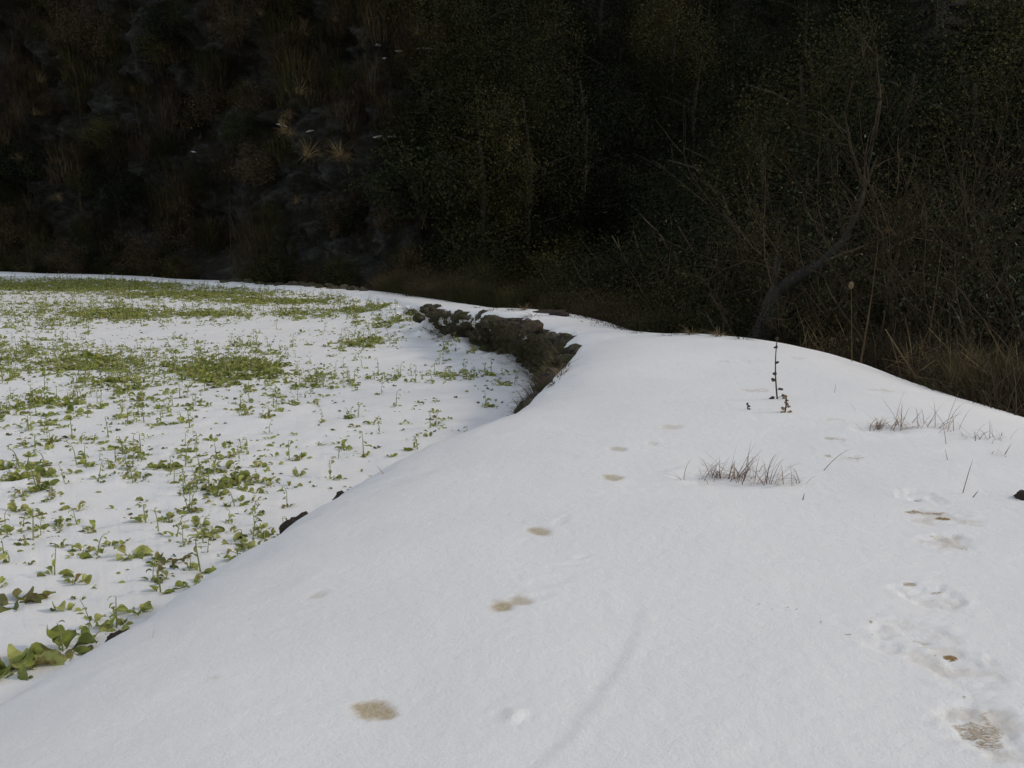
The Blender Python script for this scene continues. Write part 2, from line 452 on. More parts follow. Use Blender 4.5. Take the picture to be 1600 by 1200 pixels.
def dent(px, py, ang, la, lb, dep):
    global DZ
    m, r, a, b = blob(px, py, ang, la, lb, 1.6, 0.2)
    DZ = DZ - dep * smooth(m) + 0.3 * dep * np.exp(-((r - 1.1) / 0.25) ** 2)
dent(803, 1116, 15, 0.055, 0.045, -0.016); dent(785, 1118, 15, 0.03, 0.04, 0.014); dent(905, 868, 35, 0.05, 0.03, 0.012); dent(890, 880, 15, 0.10, 0.022, 0.008); dent(865, 905, 30, 0.13, 0.06, 0.006); dent(875, 810, 70, 0.12, 0.04, 0.008); dent(840, 930, 25, 0.08, 0.04, 0.006)
dent(1040, 730, 40, 0.14, 0.06, 0.006); dent(1000, 765, 10, 0.10, 0.05, 0.005)
dent(1145, 745, 0, 0.36, 0.22, 0.03); dent(1380, 668, 0, 0.25, 0.15, 0.03)
ZF = Z + DZ * 0.42

# right flank running down into the gully, and the lip turned under on the wall side
def strip(P0, P1, zz0, drops):
    d = (P1 - P0); d = d / np.linalg.norm(d, axis=1)[:, None]
    out = []
    for off, dz in drops:
        q = P1 + d * off
        nzv = 0.04 * fbm(q[:, 0] * 1.5, q[:, 1] * 1.5, o=3)
        out.append(np.concatenate([q, (zz0 + dz + nzv * min(1, off * 2))[:, None]], 1))
    return out
Vtop = np.stack([X, Y, ZF], 2)
rs = strip(Lp, Rp, ZF[:, -1], [(0.15, -0.10), (0.4, -0.28), (0.8, -0.62), (1.3, -1.05), (1.9, -1.6), (2.6, -2.2)])
dn = (Lp - Rp) / W[:, None]
l0 = Vtop[:, 0]
ls = []
for off, dz in ((0.03, -0.05), (0.02, -0.12), (-0.10, -0.16), (-0.4, -0.2)):
    ls.append(np.concatenate([l0[:, :2] + dn * off, (l0[:, 2] + dz)[:, None]], 1))
G = np.concatenate([np.stack(ls[::-1], 1), Vtop, np.stack(rs, 1)], 1)
nr, nc = G.shape[:2]
def grid_quads(nr, nc):
    i = np.arange(nr * nc).reshape(nr, nc)
    return np.stack([i[:-1, :-1].ravel(), i[:-1, 1:].ravel(), i[1:, 1:].ravel(), i[1:, :-1].ravel()], 1)
mb = MB(); mb.add(G.reshape(-1, 3), grid_quads(nr, nc))
pad = lambda A: np.concatenate([np.zeros((nr, 4)), A, np.zeros((nr, 6))], 1).ravel()
tag(link("snow_bank", mb.mesh("snow_bank", M_BANK, attrs={"stain": pad(ST), "dirt": pad(DT)})), kind="structure")

# ------------------------------------------------------------------ the snow field below
def edge_dist(x, y):
    out = np.full(x.shape, 1e9)
    for e in EDGE:
        np.minimum(out, (x - e[0]) ** 2 + (y - e[1]) ** 2, out=out)
    return np.sqrt(out)
RISE_Y = [0, 13, 15, 18.2, 20, 23, 27, 60]; RISE_V = [0.03, 0.03, 0.08, 0.18, 0.27, 0.22, 0.08, 0.05]
def field_z(x, y):
    x = np.atleast_1d(np.asarray(x, float)); y = np.atleast_1d(np.asarray(y, float))
    z = 0.022 * fbm(x * 0.7, y * 0.7, o=3) + 0.007 * fbm(x * 3.1 + 4, y * 3.1, o=3)
    d = edge_dist(x, y)
    return z + np.interp(y, RISE_Y, RISE_V) * np.exp(-(d / 0.75) ** 1.5) * (1 + 0.7 * fbm(x * 2, y * 2, o=2))
rr = np.geomspace(2.5, 75, 820); aa = np.linspace(R(-46), R(16), 720)
RR, AA = np.meshgrid(rr, aa, indexing='ij')
FX, FY = RR * np.sin(AA), RR * np.cos(AA)
FZ = field_z(FX.ravel(), FY.ravel()).reshape(FX.shape)
keep = np.ones(FX.size, bool)
SPK = SP[::20]; bd = np.full(FX.size, 1e9)
for k_ in SPK:
    cxy = k_[:2] * 0.6 + k_[2:4] * 0.4; ax = k_[2:4] - k_[:2]
    dd_ = (FX.ravel() - cxy[0]) ** 2 + (FY.ravel() - cxy[1]) ** 2
    m_ = dd_ < bd; bd[m_] = dd_[m_]
    keep[m_] = ((FX.ravel()[m_] - cxy[0]) * ax[0] + (FY.ravel()[m_] - cxy[1]) * ax[1]) < 0
fq = grid_quads(*FX.shape)[:, ::-1]
fq = fq[keep[fq].all(1)]
mb = MB(); mb.add(np.stack([FX, FY, FZ], 2).reshape(-1, 3), fq)
SNOW_FIELD = tag(link("snow_field", mb.mesh("snow_field", M_SNOW)), kind="structure")

# ------------------------------------------------------------------ ground: one big sheet, lower than all
n = 140
gx = np.linspace(-1, 1, n); gx = np.sign(gx) * np.abs(gx) ** 2.6 * 700
GX, GY = np.meshgrid(gx, gx + 15, indexing='ij')
fieldside = smooth((-(GX) - 2) / 6.0)
GZ = -1.45 + 0.12 * fbm(GX * 0.5, GY * 0.5, o=3) * (np.hypot(GX, GY) < 120)
mb = MB(); mb.add(np.stack([GX, GY, GZ], 2).reshape(-1, 3), grid_quads(n, n)[:, ::-1])
tag(link("ground", mb.mesh("ground", M_SOIL)), kind="structure")

# ------------------------------------------------------------------ hillside: cliff on the left, wooded slope behind
FOOT = np.array([(-70, 54), (-46, 50.5), (-30, 46), (-20, 42.3), (-13, 39.3), (-8.5, 36.2), (-5.0, 34.0), (-2.6, 33.5), (0.0, 35.5), (4, 38), (10, 40), (18, 41), (30, 40), (45, 36), (80, 30)], float)
def foot(u):
    i = np.clip(np.floor(u).astype(int), 0, len(FOOT) - 2); f = (u - i)[:, None]
    n_ = len(FOOT); p0, p1, p2, p3 = FOOT[np.clip(i - 1, 0, n_ - 1)], FOOT[i], FOOT[i + 1], FOOT[np.clip(i + 2, 0, n_ - 1)]
    p = 0.5 * ((2 * p1) + (-p0 + p2) * f + (2 * p0 - 5 * p1 + 4 * p2 - p3) * f ** 2 + (-p0 + 3 * p1 - 3 * p2 + p3) * f ** 3)
    t = 0.5 * ((-p0 + p2) + 2 * (2 * p0 - 5 * p1 + 4 * p2 - p3) * f + 3 * (-p0 + 3 * p1 - 3 * p2 + p3) * f ** 2)
    t = t / np.linalg.norm(t, axis=1)[:, None]
    return p, np.stack([t[:, 1], -t[:, 0]], 1)      # point, outward (towards the field)
def hill(u, h, detail=True):
    """surface point at foot parameter u and height h"""
    u = np.asarray(u, float); h = np.asarray(h, float)
    p, nrm = foot(u)
    wood = smooth((u - 7.1) / 1.4)                    # 0 on the cliff, 1 on the wooded slope
    back = (0.16 * h + 0.012 * h * h) * (1 - wood) + (0.95 * h) * wood
    big = fbm(p[:, 0] * 0.16, h * 0.16, p[:, 1] * 0.16, o=3)
    st = p[:, 0] * 0.55 + h * 0.75
    led = np.abs(fbm(st * 0.55, (p[:, 0] - h) * 0.18, o=4))
    rough = fbm(p[:, 0] * 1.5 + h * 0.6, h * 2.2, p[:, 1] * 1.5, o=5) if detail else 0
    out = 1.3 * big + (1 - wood) * (1.1 * (0.5 - led) + 0.42 * rough) + wood * 0.3 * rough
    out = out * smooth(h / 2.5 + 0.15)
    q = p - nrm * back[:, None] + nrm * out[:, None]
    return np.stack([q[:, 0], q[:, 1], h - 0.0], 1), nrm
uu = np.concatenate([np.linspace(0, 2, 40), np.linspace(2, 7.5, 420)[1:], np.linspace(7.5, 14, 120)[1:]])
hh = np.concatenate([[-1.6, -0.6], np.linspace(-0.1, 15, 190), np.linspace(15.5, 34, 40)])
UU, HH = np.meshgrid(uu, hh, indexing='ij')
HP, _ = hill(UU.ravel(), HH.ravel())
mb = MB(); mb.add(HP, grid_quads(*UU.shape))
tag(link("hillside", mb.mesh("hillside", M_CLIFF)), kind="structure")

# ------------------------------------------------------------------ shape makers
def frame(d):
    d = np.asarray(d, float); d = d / (np.linalg.norm(d) + 1e-9)
    a = np.array((0, 0, 1.0)) if abs(d[2]) < 0.9 else np.array((1.0, 0, 0))
    x = np.cross(a, d); x /= np.linalg.norm(x)
    return x, np.cross(d, x), d
def tube(mb, pts, rad, n=5):
    pts = np.asarray(pts, float); m = len(pts)
    rad = np.broadcast_to(np.asarray(rad, float), (m,))
    T = np.gradient(pts, axis=0)
    x, y, _ = frame(T[0]); V = []
    ang = np.arange(n) * 2 * math.pi / n
    for i in range(m):
        t = T[i] / (np.linalg.norm(T[i]) + 1e-9)
        x = x - t * np.dot(x, t); x /= np.linalg.norm(x) + 1e-9; y = np.cross(t, x)
        V.append(pts[i] + rad[i] * (np.cos(ang)[:, None] * x + np.sin(ang)[:, None] * y))
    V = np.concatenate(V); q = []
    for i in range(m - 1):
        for k in range(n): q.append((i * n + k, i * n + (k + 1) % n, (i + 1) * n + (k + 1) % n, (i + 1) * n + k))
    mb.add(V, q, [(0, k + 1, k) for k in range(1, n - 1)] if n > 2 else None)
def blade(mb, base, az, lean, L, wd, droop, seg=6):
    """one grass blade, a bent tapering ribbon"""
    d = np.array((math.cos(az), math.sin(az), 0)); s = np.array((-d[1], d[0], 0))
    p = np.array(base, float); a = lean; P = [p.copy()]
    for i in range(seg):
        p = p + (d * math.sin(a) + np.array((0, 0, 1.0)) * math.cos(a)) * L / seg
        a += droop / seg * (0.5 + i / seg); P.append(p.copy())
    V = []; q = []
    for i, p in enumerate(P):
        ww = wd * (1 - (i / seg) ** 2.5) + wd * 0.08
        V += [p - s * ww / 2, p + d * ww * 0.18, p + s * ww / 2]
    for i in range(seg): q += [(3 * i, 3 * i + 1, 3 * i + 4, 3 * i + 3), (3 * i + 1, 3 * i + 2, 3 * i + 5, 3 * i + 4)]
    mb.add(V, q)
def leaf(mb, base, az, pitch, L, wd, bend=1.0, cup=0.35, wave=0.08, roll=0.0, stalk=0.18, seg=7, shape=None):
    shape = shape or U(0.75, 1.35)
    """a broad ovate leaf: petiole, folded midrib, bent along its length, wavy rim"""
    d = np.array((math.cos(az), math.sin(az), 0)); s = np.array((-d[1], d[0], 0)); p = np.array(base, float)
    a = pitch; V = []; q = []; ph = U(0, 6)
    for i in range(seg + 1):
        t = i / seg
        fw = d * math.cos(a) + np.array((0, 0, 1.0)) * math.sin(a); up = -d * math.sin(a) + np.array((0, 0, 1.0)) * math.cos(a)
        tw = max(0.0, (t - stalk) / (1 - stalk))
        ww = wd * 0.5 * (math.sin(math.pi * tw ** shape) ** 0.8 if 0 < tw < 1 else 0) + wd * 0.035 * (1 - 0.6 * t)
        c, sn = math.cos(roll * t), math.sin(roll * t); ss = s * c + up * sn; uu_ = up * c - s * sn
        for k in (-1, -0.5, 0, 0.5, 1):
            V.append(p + ss * ww * k * (1 - 0.12 * abs(k)) + uu_ * (ww * cup * k * k + wave * wd * abs(k) * math.sin(ph + 9 * t + 2 * k)))
        p = p + fw * L / seg; a -= bend / seg * (0.4 + 1.2 * t)
    for i in range(seg):
        for k in range(4): q.append((5 * i + k, 5 * i + k + 1, 5 * i + k + 6, 5 * i + k + 5))
    mb.add(V, q)

bmi = bmesh.new(); bmesh.ops.create_icosphere(bmi, subdivisions=4, radius=1.0)
ICO_V = np.array([v.co[:] for v in bmi.verts]); ICO_T = np.array([[v.index for v in f.verts] for f in bmi.faces]); bmi.free()
def rock(mb, c, size, seed, rz=0.0, amp=0.35):
    v = ICO_V; k = seed * 7.31
    cell = np.round(v * 1.9 + 0.35 * np.stack([vnoise(v[:, 0] * 2 + k, v[:, 1] * 2, v[:, 2] * 2)] * 3, 1)) / 1.9     # rough faceting
    vv = v * (1 + amp * fbm(v[:, 0] * 1.1 + k, v[:, 1] * 1.1, v[:, 2] * 1.1, o=2) + 0.13 * fbm(v[:, 0] * 4 + k, v[:, 1] * 5, v[:, 2] * 5, o=3))[:, None] * 0.75 + 0.25 * cell
    vv = vv * np.asarray(size)
    cs, sn = math.cos(rz), math.sin(rz)
    vv = np.stack([vv[:, 0] * cs - vv[:, 1] * sn, vv[:, 0] * sn + vv[:, 1] * cs, vv[:, 2]], 1)
    mb.add(vv + np.asarray(c), None, ICO_T)

def leafcloud(mb, n, size, lsize, nclump, spread=0.3, base=0.0, shell=0.6, droop=0.0, aspect=0.55):
    """many small separate leaves, gathered in clumps through an uneven crown"""
    rx, ry, rz = size
    dirs = rng.normal(size=(nclump, 3)); dirs /= np.linalg.norm(dirs, axis=1)[:, None]
    rad = rng.uniform(shell, 1.0, nclump) ** 0.7
    kk = U(0, 50)
    lump = 1 + 0.35 * vnoise(dirs[:, 0] * 1.7 + kk, dirs[:, 1] * 1.7, dirs[:, 2] * 1.7)
    cc = dirs * (rad * lump)[:, None]
    cw = rng.uniform(0.5, 1.5, nclump)
    idx = rng.choice(nclump, n, p=cw / cw.sum())
    off = rng.normal(size=(n, 3)) * spread * cw[idx][:, None] * 0.75
    P = (cc[idx] + off) * np.array((rx, ry, rz)) + np.array((0, 0, rz + base))
    P[:, 2] = np.maximum(P[:, 2], 0.02)
    nrm = rng.normal(size=(n, 3)) + np.array((0, 0, 0.7)) + cc[idx] * 0.8; nrm /= np.linalg.norm(nrm, axis=1)[:, None]
    t = np.cross(nrm, rng.normal(size=(n, 3))); t /= np.linalg.norm(t, axis=1)[:, None]
    t[:, 2] -= droop; t /= np.linalg.norm(t, axis=1)[:, None]
    b = np.cross(nrm, t)
    L = lsize * rng.uniform(0.55, 1.35, n)[:, None]
    V = np.stack([P - t * L * 0.5, P + b * L * aspect * 0.5 + nrm * L * 0.06, P + t * L * 0.5, P - b * L * aspect * 0.5 + nrm * L * 0.06], 1).reshape(-1, 3)
    mb.add(V, np.arange(n * 4).reshape(n, 4))
def branch(mb, p, d, L, r, depth, gens, up=0.15, wander=0.35, tips=None, nsub=(2, 4), seg=7, ratio=0.62):
    pts = [np.array(p, float)]; d = np.array(d, float); d /= np.linalg.norm(d)
    for i in range(seg):
        d = d + rng.normal(size=3) * wander / seg ** 0.5 * 0.6 + np.array((0, 0, up / seg)); d /= np.linalg.norm(d)
        pts.append(pts[-1] + d * L / seg)
    tube(mb, pts, np.linspace(r, r * 0.5, seg + 1), 6 if depth == 0 else (4 if depth == 1 else 3))
    if tips is not None and depth >= gens - 1: tips.extend(pts[2:])
    if depth < gens:
        for k in range(int(rng.integers(nsub[0], nsub[1] + 1))):
            i = int(rng.integers(2, seg + 1)); dd = d + rng.normal(size=3) * 0.75
            branch(mb, pts[i], dd, L * ratio * U(0.7, 1.15), r * 0.55, depth + 1, gens, up, wander, tips, nsub, seg, ratio)
        branch(mb, pts[-1], d + rng.normal(size=3) * 0.3, L * ratio, r * 0.5, depth + 1, gens, up, wander, tips, nsub, seg, ratio)
def leaves_at(mb, pts, n, lsize, jit):
    pts = np.asarray(pts); P = pts[rng.integers(0, len(pts), n)] + rng.normal(size=(n, 3)) * jit
    t = rng.normal(size=(n, 3)); t[:, 2] -= 0.6; t /= np.linalg.norm(t, axis=1)[:, None]
    b = np.cross(t, rng.normal(size=(n, 3))); b /= np.linalg.norm(b, axis=1)[:, None]
    L = lsize * rng.uniform(0.6, 1.3, n)[:, None]; nn = np.cross(t, b)
    V = np.stack([P, P + t * L * 0.5 + b * L * 0.25 + nn * L * 0.06, P + t * L, P + t * L * 0.5 - b * L * 0.25 + nn * L * 0.06], 1).reshape(-1, 3)
    mb.add(V, np.arange(n * 4).reshape(n, 4))

# ------------------------------------------------------------------ the dry stone terrace wall under the bank
wall = empty("stone_wall", (0.3, 14, 0))
tag(wall, "low mossy dry stone terrace wall holding up the snow bank beside the crop field", "wall")
mb_s, mb_m = MB(), MB()
cum = np.concatenate([[0], np.cumsum(np.hypot(np.diff(SP[:, 0]), np.diff(SP[:, 1])))])
def wall_at(s):
    i = min(int(np.searchsorted(cum, s)), len(SP) - 2)
    p = SP[i]; d = SP[i + 1, :2] - SP[i - 1 if i else 0, :2]; d = d / np.linalg.norm(d)
    return p, d
s0 = cum[np.argmin(np.abs(SP[:, 1] - 2.0) + (SP[:, 0] > 0) * 5)]
s1 = cum[np.argmin(np.abs(SP[:, 1] - 23.5) + np.abs(SP[:, 0] + 2.3))]
sk = 0
s = s0
while s < s1:
    p, d = wall_at(s)
    yy = p[1]; top = p[5] - (0.10 if 11.5 < yy < 21 else 0.20)
    zb = -0.15; ln = U(0.15, 0.32)
    z = zb
    while z < top - 0.06:
        hgt = min(U(0.12, 0.25), top - z + U(0.02, 0.08))
        o = U(-0.07, 0.07) - 0.10 * (z - zb) * 0 
        c = (p[0] + d[1] * (o + 0.10) + d[0] * U(-0.1, 0.1), p[1] - d[0] * (o + 0.10) + d[1] * U(-0.1, 0.1), z + hgt / 2)
        rock(mb_s, c, (ln * U(0.5, 0.68), U(0.17, 0.24), hgt * U(0.52, 0.72)), sk, math.atan2(d[1], d[0]) + U(-0.5, 0.5), 0.36); sk += 1
        z += hgt * 0.93
    s += ln * 0.92
for k in range(5200):                                  # dry grass and moss hanging over the face
    s = U(cum[np.argmin(np.abs(SP[:, 1] - 10.5) + np.abs(SP[:, 0] - 0.3))], s1)
    p, d = wall_at(s); nv = np.array((-d[1], d[0])); f = U(0, 1) ** 0.7
    if p[1] > 20 and U(0, 1) < 0.6: continue
    zz = -0.05 + f * (p[5] - 0.03)
    base = (p[0] + nv[0] * (0.10 + U(0.0, 0.09)), p[1] + nv[1] * (0.10 + U(0.0, 0.09)), zz)
    blade(mb_m, base, math.atan2(nv[1], nv[0]) + U(-1.1, 1.1), U(0.5, 1.2), U(0.10, 0.26), U(0.005, 0.011), U(1.4, 2.8), 4)
o = link("stonework", mb_s.mesh("stonework", M_STONE), wall); o.location = -Vector(wall.location)
o = link("hanging_grass", mb_m.mesh("hanging_grass", leaf_mat("wall_grass", (0.018, 0.017, 0.008), (0.05, 0.047, 0.021), (0.11, 0.095, 0.05), 5, 0.7, 0, 0.1)), wall); o.location = -Vector(wall.location)

# boulders: (pixel, distance y or None for bank, half sizes, label)
def boulder(loc, size, seed, label, rz=0.0, mat=None, group=None, amp=0.3):
    m_ = MB(); rock(m_, (0, 0, 0), size, seed, 0, amp)
    b = link("boulder", m_.mesh("boulder", mat or M_BOULD)); b.location = loc; b.rotation_euler = (0, 0, rz)
    return tag(b, label, "rock", group)
boulder(at_y(468, 834, 5.95), (0.115, 0.13, 0.115), 1, "rounded dark brown stone poking out at the bank edge, nearest the crops", 0.4)
boulder(at_y(537, 788, 6.75), (0.075, 0.10, 0.085), 2, "small dark brown stone half hidden behind the snow bank edge beyond the round boulder", 0.2)
boulder(at_y(788, 688, 8.95), (0.085, 0.12, 0.075), 3, "flat grey stone breaking the snow edge just before the terrace wall comes into view", 0.1)
boulder(at_y(186, 1003, 4.62), (0.06, 0.10, 0.05), 4, "dark stone behind the snow edge under a tall leafy crop plant")
boulder(at_y(842, 645, 10.3), (0.22, 0.24, 0.20), 5, "dark angular boulder at the near end of the terrace wall", 0.6, M_STONE)
boulder(at_y(866, 612, 11.6), (0.24, 0.26, 0.19), 6, "reddish brown boulder in the near end of the terrace wall, half under snow", 0.2,
        rock_mat("red_stone", [(0.3, (0.03, 0.018, 0.013)), (0.6, (0.085, 0.05, 0.036)), (0.8, (0.15, 0.10, 0.075))], 7, 0.8, 0.02))
boulder(at_y(834, 511, 15.1), (0.12, 0.16, 0.10), 7, "squarish brown stone on top of the terrace wall with snow behind it", 0.5,
        rock_mat("brown_stone", [(0.3, (0.03, 0.024, 0.015)), (0.6, (0.09, 0.07, 0.045)), (0.8, (0.15, 0.125, 0.085))], 7, 0.8, 0.02))
x_, y_ = on_bank(875, 489); boulder((x_, y_, bank_z(x_, y_) - 0.01), (0.17, 0.2, 0.085), 8, "dark flat topped rock lying on the snowy path above the wall", 0.1)
x_, y_ = on_bank(855, 482); boulder((x_, y_, bank_z(x_, y_)), (0.26, 0.18, 0.05), 9, "long low grey rock behind the dark rock on the snowy path", 0.0)
x_, y_ = on_bank(1597, 777); boulder((x_ + 0.02, y_, bank_z(x_, y_) - 0.005), (0.055, 0.05, 0.04), 10, "small dark stone poking through the snow at the right of the boot prints", 0.3)
for i, (px, py, sx, sz) in enumerate([(668, 488, .16, .10), (655, 494, .12, .09), (684, 484, .14, .12), (693, 510, .2, .07), (725, 526, .22, .05), (762, 548, .16, .06)]):
    x_, y_, z_ = on_z(px, py, 0.42 if i < 3 else 0.12)
    boulder((x_, y_, float(field_z(x_, y_)[0]) + (0.25 if i < 3 else 0.02)), (sx, sx, sz), 20 + i, "brown fallen stone at the far low end of the terrace wall, partly under snow", U(0, 3), M_STONE, "stones at the far end of the terrace wall")
for i, px in enumerate((405, 420, 436, 452, 466, 474, 486, 500, 512, 522, 536, 548, 562, 352, 366, 384)):
    x_, y_ = on_bank(px, np.interp(px, (350, 430, 500, 560), (437, 441, 446, 450)))
    k = np.argmin(np.abs(SP[:, 2] - x_) + np.abs(SP[:, 3] - y_))
    boulder((x_ + U(-.05, .05), y_ + U(0.1, 0.5), bank_z(x_, y_) + 0.02), (U(.10, .22), U(.10, .2), U(.05, .11)), 40 + i, "dark stone in the row edging the far snow rim under the cliff", U(0, 3), M_STONE, "stones edging the far snow rim")

# ------------------------------------------------------------------ vegetation kinds
def shrub_kind(name, cat, n, size, lsize, ncl, mat, spread=0.28, twigs=9, droop=0.2, shell=0.45, aspect=0.55):
    t_, l_ = MB(), MB()
    for k in range(twigs):
        a = U(0, 6.28); top = np.array((math.cos(a) * size[0] * U(0.3, 0.9), math.sin(a) * size[1] * U(0.3, 0.9), size[2] * U(1.2, 2.05)))
        mid = top * 0.5 + np.array((0, 0, size[2] * 0.3)) + rng.normal(size=3) * 0.08
        pts = [np.array((U(-.1, .1), U(-.1, .1), -0.2)), mid * 0.45, mid, (mid + top) / 2 + rng.normal(size=3) * 0.05, top]
        tube(t_, pts, np.linspace(0.022, 0.006, 5) * size[2], 4)
    leafcloud(l_, n, size, lsize, ncl, spread, 0.0, shell, droop, aspect)
    return Kind(name, [("stems", t_.mesh("stems", M_TWIG)), ("foliage", l_.mesh("foliage", mat))], cat)
def tree_kind(name, h, cr, n, lsize, ncl, mat):
    t_, l_ = MB(), MB()
    tube(t_, [(0, 0, -0.6), (U(-.1, .1), U(-.1, .1), h * 0.3), (U(-.2, .2), U(-.2, .2), h * 0.6), (U(-.2, .2), U(-.2, .2), h * 0.92)], [0.16, 0.13, 0.09, 0.03], 7)
    for k in range(9):
        z0 = h * U(0.25, 0.8); a = U(0, 6.28); l = cr * U(0.6, 1.0)
        tube(t_, [(0, 0, z0), (math.cos(a) * l * 0.5, math.sin(a) * l * 0.5, z0 + 0.25 * l), (math.cos(a) * l, math.sin(a) * l, z0 + 0.4 * l)], [0.06, 0.035, 0.012], 4)
    leafcloud(l_, n, (cr, cr, h * 0.44), lsize, ncl, 0.2, h * 0.13, 0.35, 0.3)
    return Kind(name, [("trunk", t_.mesh("trunk", M_BARK)), ("crown", l_.mesh("crown", mat))], "tree")
def tuft_mesh(name, n, L, wd, rad, lean, droop, mat, seg=6):
    m_ = MB()
    for k in range(n):
        a = U(0, 6.28); r_ = rad * U(0, 1) ** 0.5
        blade(m_, (r_ * math.cos(a), r_ * math.sin(a), -0.03), a + U(-0.7, 0.7), U(lean[0], lean[1]), L * U(0.45, 1.1), wd * U(0.6, 1.2), U(droop[0], droop[1]), seg)
    return m_.mesh(name, mat)
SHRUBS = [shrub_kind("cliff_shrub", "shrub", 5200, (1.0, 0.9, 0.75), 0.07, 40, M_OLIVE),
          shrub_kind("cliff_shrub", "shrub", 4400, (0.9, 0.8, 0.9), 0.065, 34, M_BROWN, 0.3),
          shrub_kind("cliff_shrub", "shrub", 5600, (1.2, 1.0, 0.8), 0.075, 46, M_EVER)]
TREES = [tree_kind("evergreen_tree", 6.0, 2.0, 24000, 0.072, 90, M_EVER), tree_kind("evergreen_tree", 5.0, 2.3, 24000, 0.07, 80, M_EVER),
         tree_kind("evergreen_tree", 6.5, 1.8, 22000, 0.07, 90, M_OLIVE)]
TUFTS = [Kind("dry_grass_tuft", [(None, tuft_mesh("dry_grass_tuft", 90, 0.95, 0.014, 0.10, (0.1, 1.0), (1.3, 2.8), M_TAN))], "grass tuft"),
         Kind("dry_grass_tuft", [(None, tuft_mesh("dry_grass_tuft", 70, 0.75, 0.014, 0.14, (0.2, 1.3), (1.0, 2.6), M_TAN))], "grass tuft"),
         Kind("dry_grass_tuft", [(None, tuft_mesh("dry_grass_tuft", 80, 0.85, 0.016, 0.12, (0.2, 1.2), (1.5, 3.0), M_BROWN))], "grass tuft")]

def hill_pix(px, py):
    """where the ray through a photo pixel meets the hillside"""
    e = (HPX - px) ** 2 + (HPY - py) ** 2; e[HD < 1] = 1e12
    c = np.where(e < max(e.min() * 4, 30))[0]
    return HP[c[np.argmin(HD[c])]]
HPX, HPY, HD = project(HP)
SHRUB_LAB = ["dark olive shrub growing on the shaded cliff face", "brown dead leaved shrub growing on the shaded cliff face", "dense dark evergreen shrub growing on the shaded cliff face"]
for i in range(95):
    px, py = U(-40, 720), U(-60, 425)
    if vnoise([px * 0.012 + 3], [py * 0.012])[0] < -0.12: continue
    p = hill_pix(px, py)
    k = int(rng.choice(3, p=(0.42, 0.33, 0.25)))
    SHRUBS[k].put((p[0], p[1] - 0.1, p[2] - 0.45), U(0, 6.28), U(0.5, 1.15), SHRUB_LAB[k], "shrubs on the cliff", (R(U(5, 25)), R(U(-15, 15))))
for i in range(26):                                            # brush along the foot of the cliff
    px = U(-30, 700); py = np.interp(px, (0, 300, 560, 700), (424, 430, 445, 462))
    d_ = ray(px, py); p = hill_pix(px, py - 22)
    SHRUBS[int(rng.integers(0, 2))].put((p[0], p[1] - U(0.4, 1.0), -0.2), U(0, 6.28), U(0.45, 0.85), "low brown brush at the foot of the cliff behind the far snow rim", "brush along the foot of the cliff")
tuft_spots = [(205, 150), (190, 250), (105, 255), (438, 200), (446, 210), (535, 240), (540, 250), (20, 225), (30, 245), (300, 200), (480, 250), (350, 150), (275, 190), (470, 90), (60, 180)]
for i in range(62):
    if i < len(tuft_spots): px, py = tuft_spots[i]
    else:
        px, py = U(-20, 900), U(-20, 420)
        if px > 560 and py > 130: continue
    p = hill_pix(px, py)
    k = int(rng.choice(3, p=(0.4, 0.25, 0.35)))
    TUFTS[k].put((p[0], p[1] - 0.25, p[2]), U(0, 6.28), U(0.45, 1.0), ["tan dry grass tuft drooping from the cliff", "short straw coloured grass tuft sticking out of the cliff", "brown dry grass tuft drooping from the cliff"][k], "grass tufts on the cliff", (R(40), 0))
HB = []
for mt, nm in ((M_BROWN, "a"), (M_TWIG, "b"), (M_OLIVE, "c")):
    m_ = MB()
    for k in range(420):
        a = U(0, 6.28); r_ = U(0, 1) ** 0.5
        blade(m_, (0.7 * r_ * math.cos(a), 0.35 * r_ * math.sin(a), U(-0.2, 0.9)), a + U(-0.9, 0.9), U(0.1, 1.2), U(0.35, 1.0), U(0.008, 0.02), U(1.2, 2.6), 5)
    HB.append(Kind("hanging_brush", [(None, m_.mesh("hanging_brush", mt))], "brush"))
for i in range(150):
    px, py = (U(-40, 460), U(-40, 420)) if i < 105 else (U(420, 760), U(-40, 200))
    if vnoise([px * 0.010 + 9], [py * 0.013 + 4])[0] < -0.25: continue
    p = hill_pix(px, py); k = int(rng.choice(3, p=(0.45, 0.3, 0.25)))
    HB[k].put((p[0], p[1] - 0.15, p[2] - 0.3), U(-0.5, 0.5), (U(.7, 1.3), U(.7, 1.1), U(.8, 1.5)), ["reddish brown dead brush hanging over the cliff", "grey brown stringy brush hanging over the cliff", "olive brush hanging over the cliff"][k], "dead brush hanging on the cliff")
# thin upright dead stems on the cliff
stem_m = MB()
tube(stem_m, [(0, 0, -0.1), (0.02, 0, 0.8), (-0.03, 0.02, 1.6), (0.05, 0, 2.3), (0.12, -0.05, 2.9)], [0.016, 0.014, 0.012, 0.009, 0.004], 4)
for k in range(5): tube(stem_m, [(0, 0, 1.2 + 0.3 * k), (U(-.2, .2), U(-.2, .2), 1.5 + 0.3 * k)], [0.006, 0.003], 3)
STEMS = Kind("bare_sapling", [(None, stem_m.mesh("bare_sapling", M_TWIG))], "sapling")
for i in range(34):
    p = hill_pix(U(0, 420), U(60, 410))
    STEMS.put((p[0], p[1] - 0.35, p[2] - 0.3), U(0, 6.28), U(0.6, 1.3), "thin bare upright sapling stem in front of the cliff", "bare saplings on the cliff", (R(U(-8, 8)), R(U(-8, 8))))
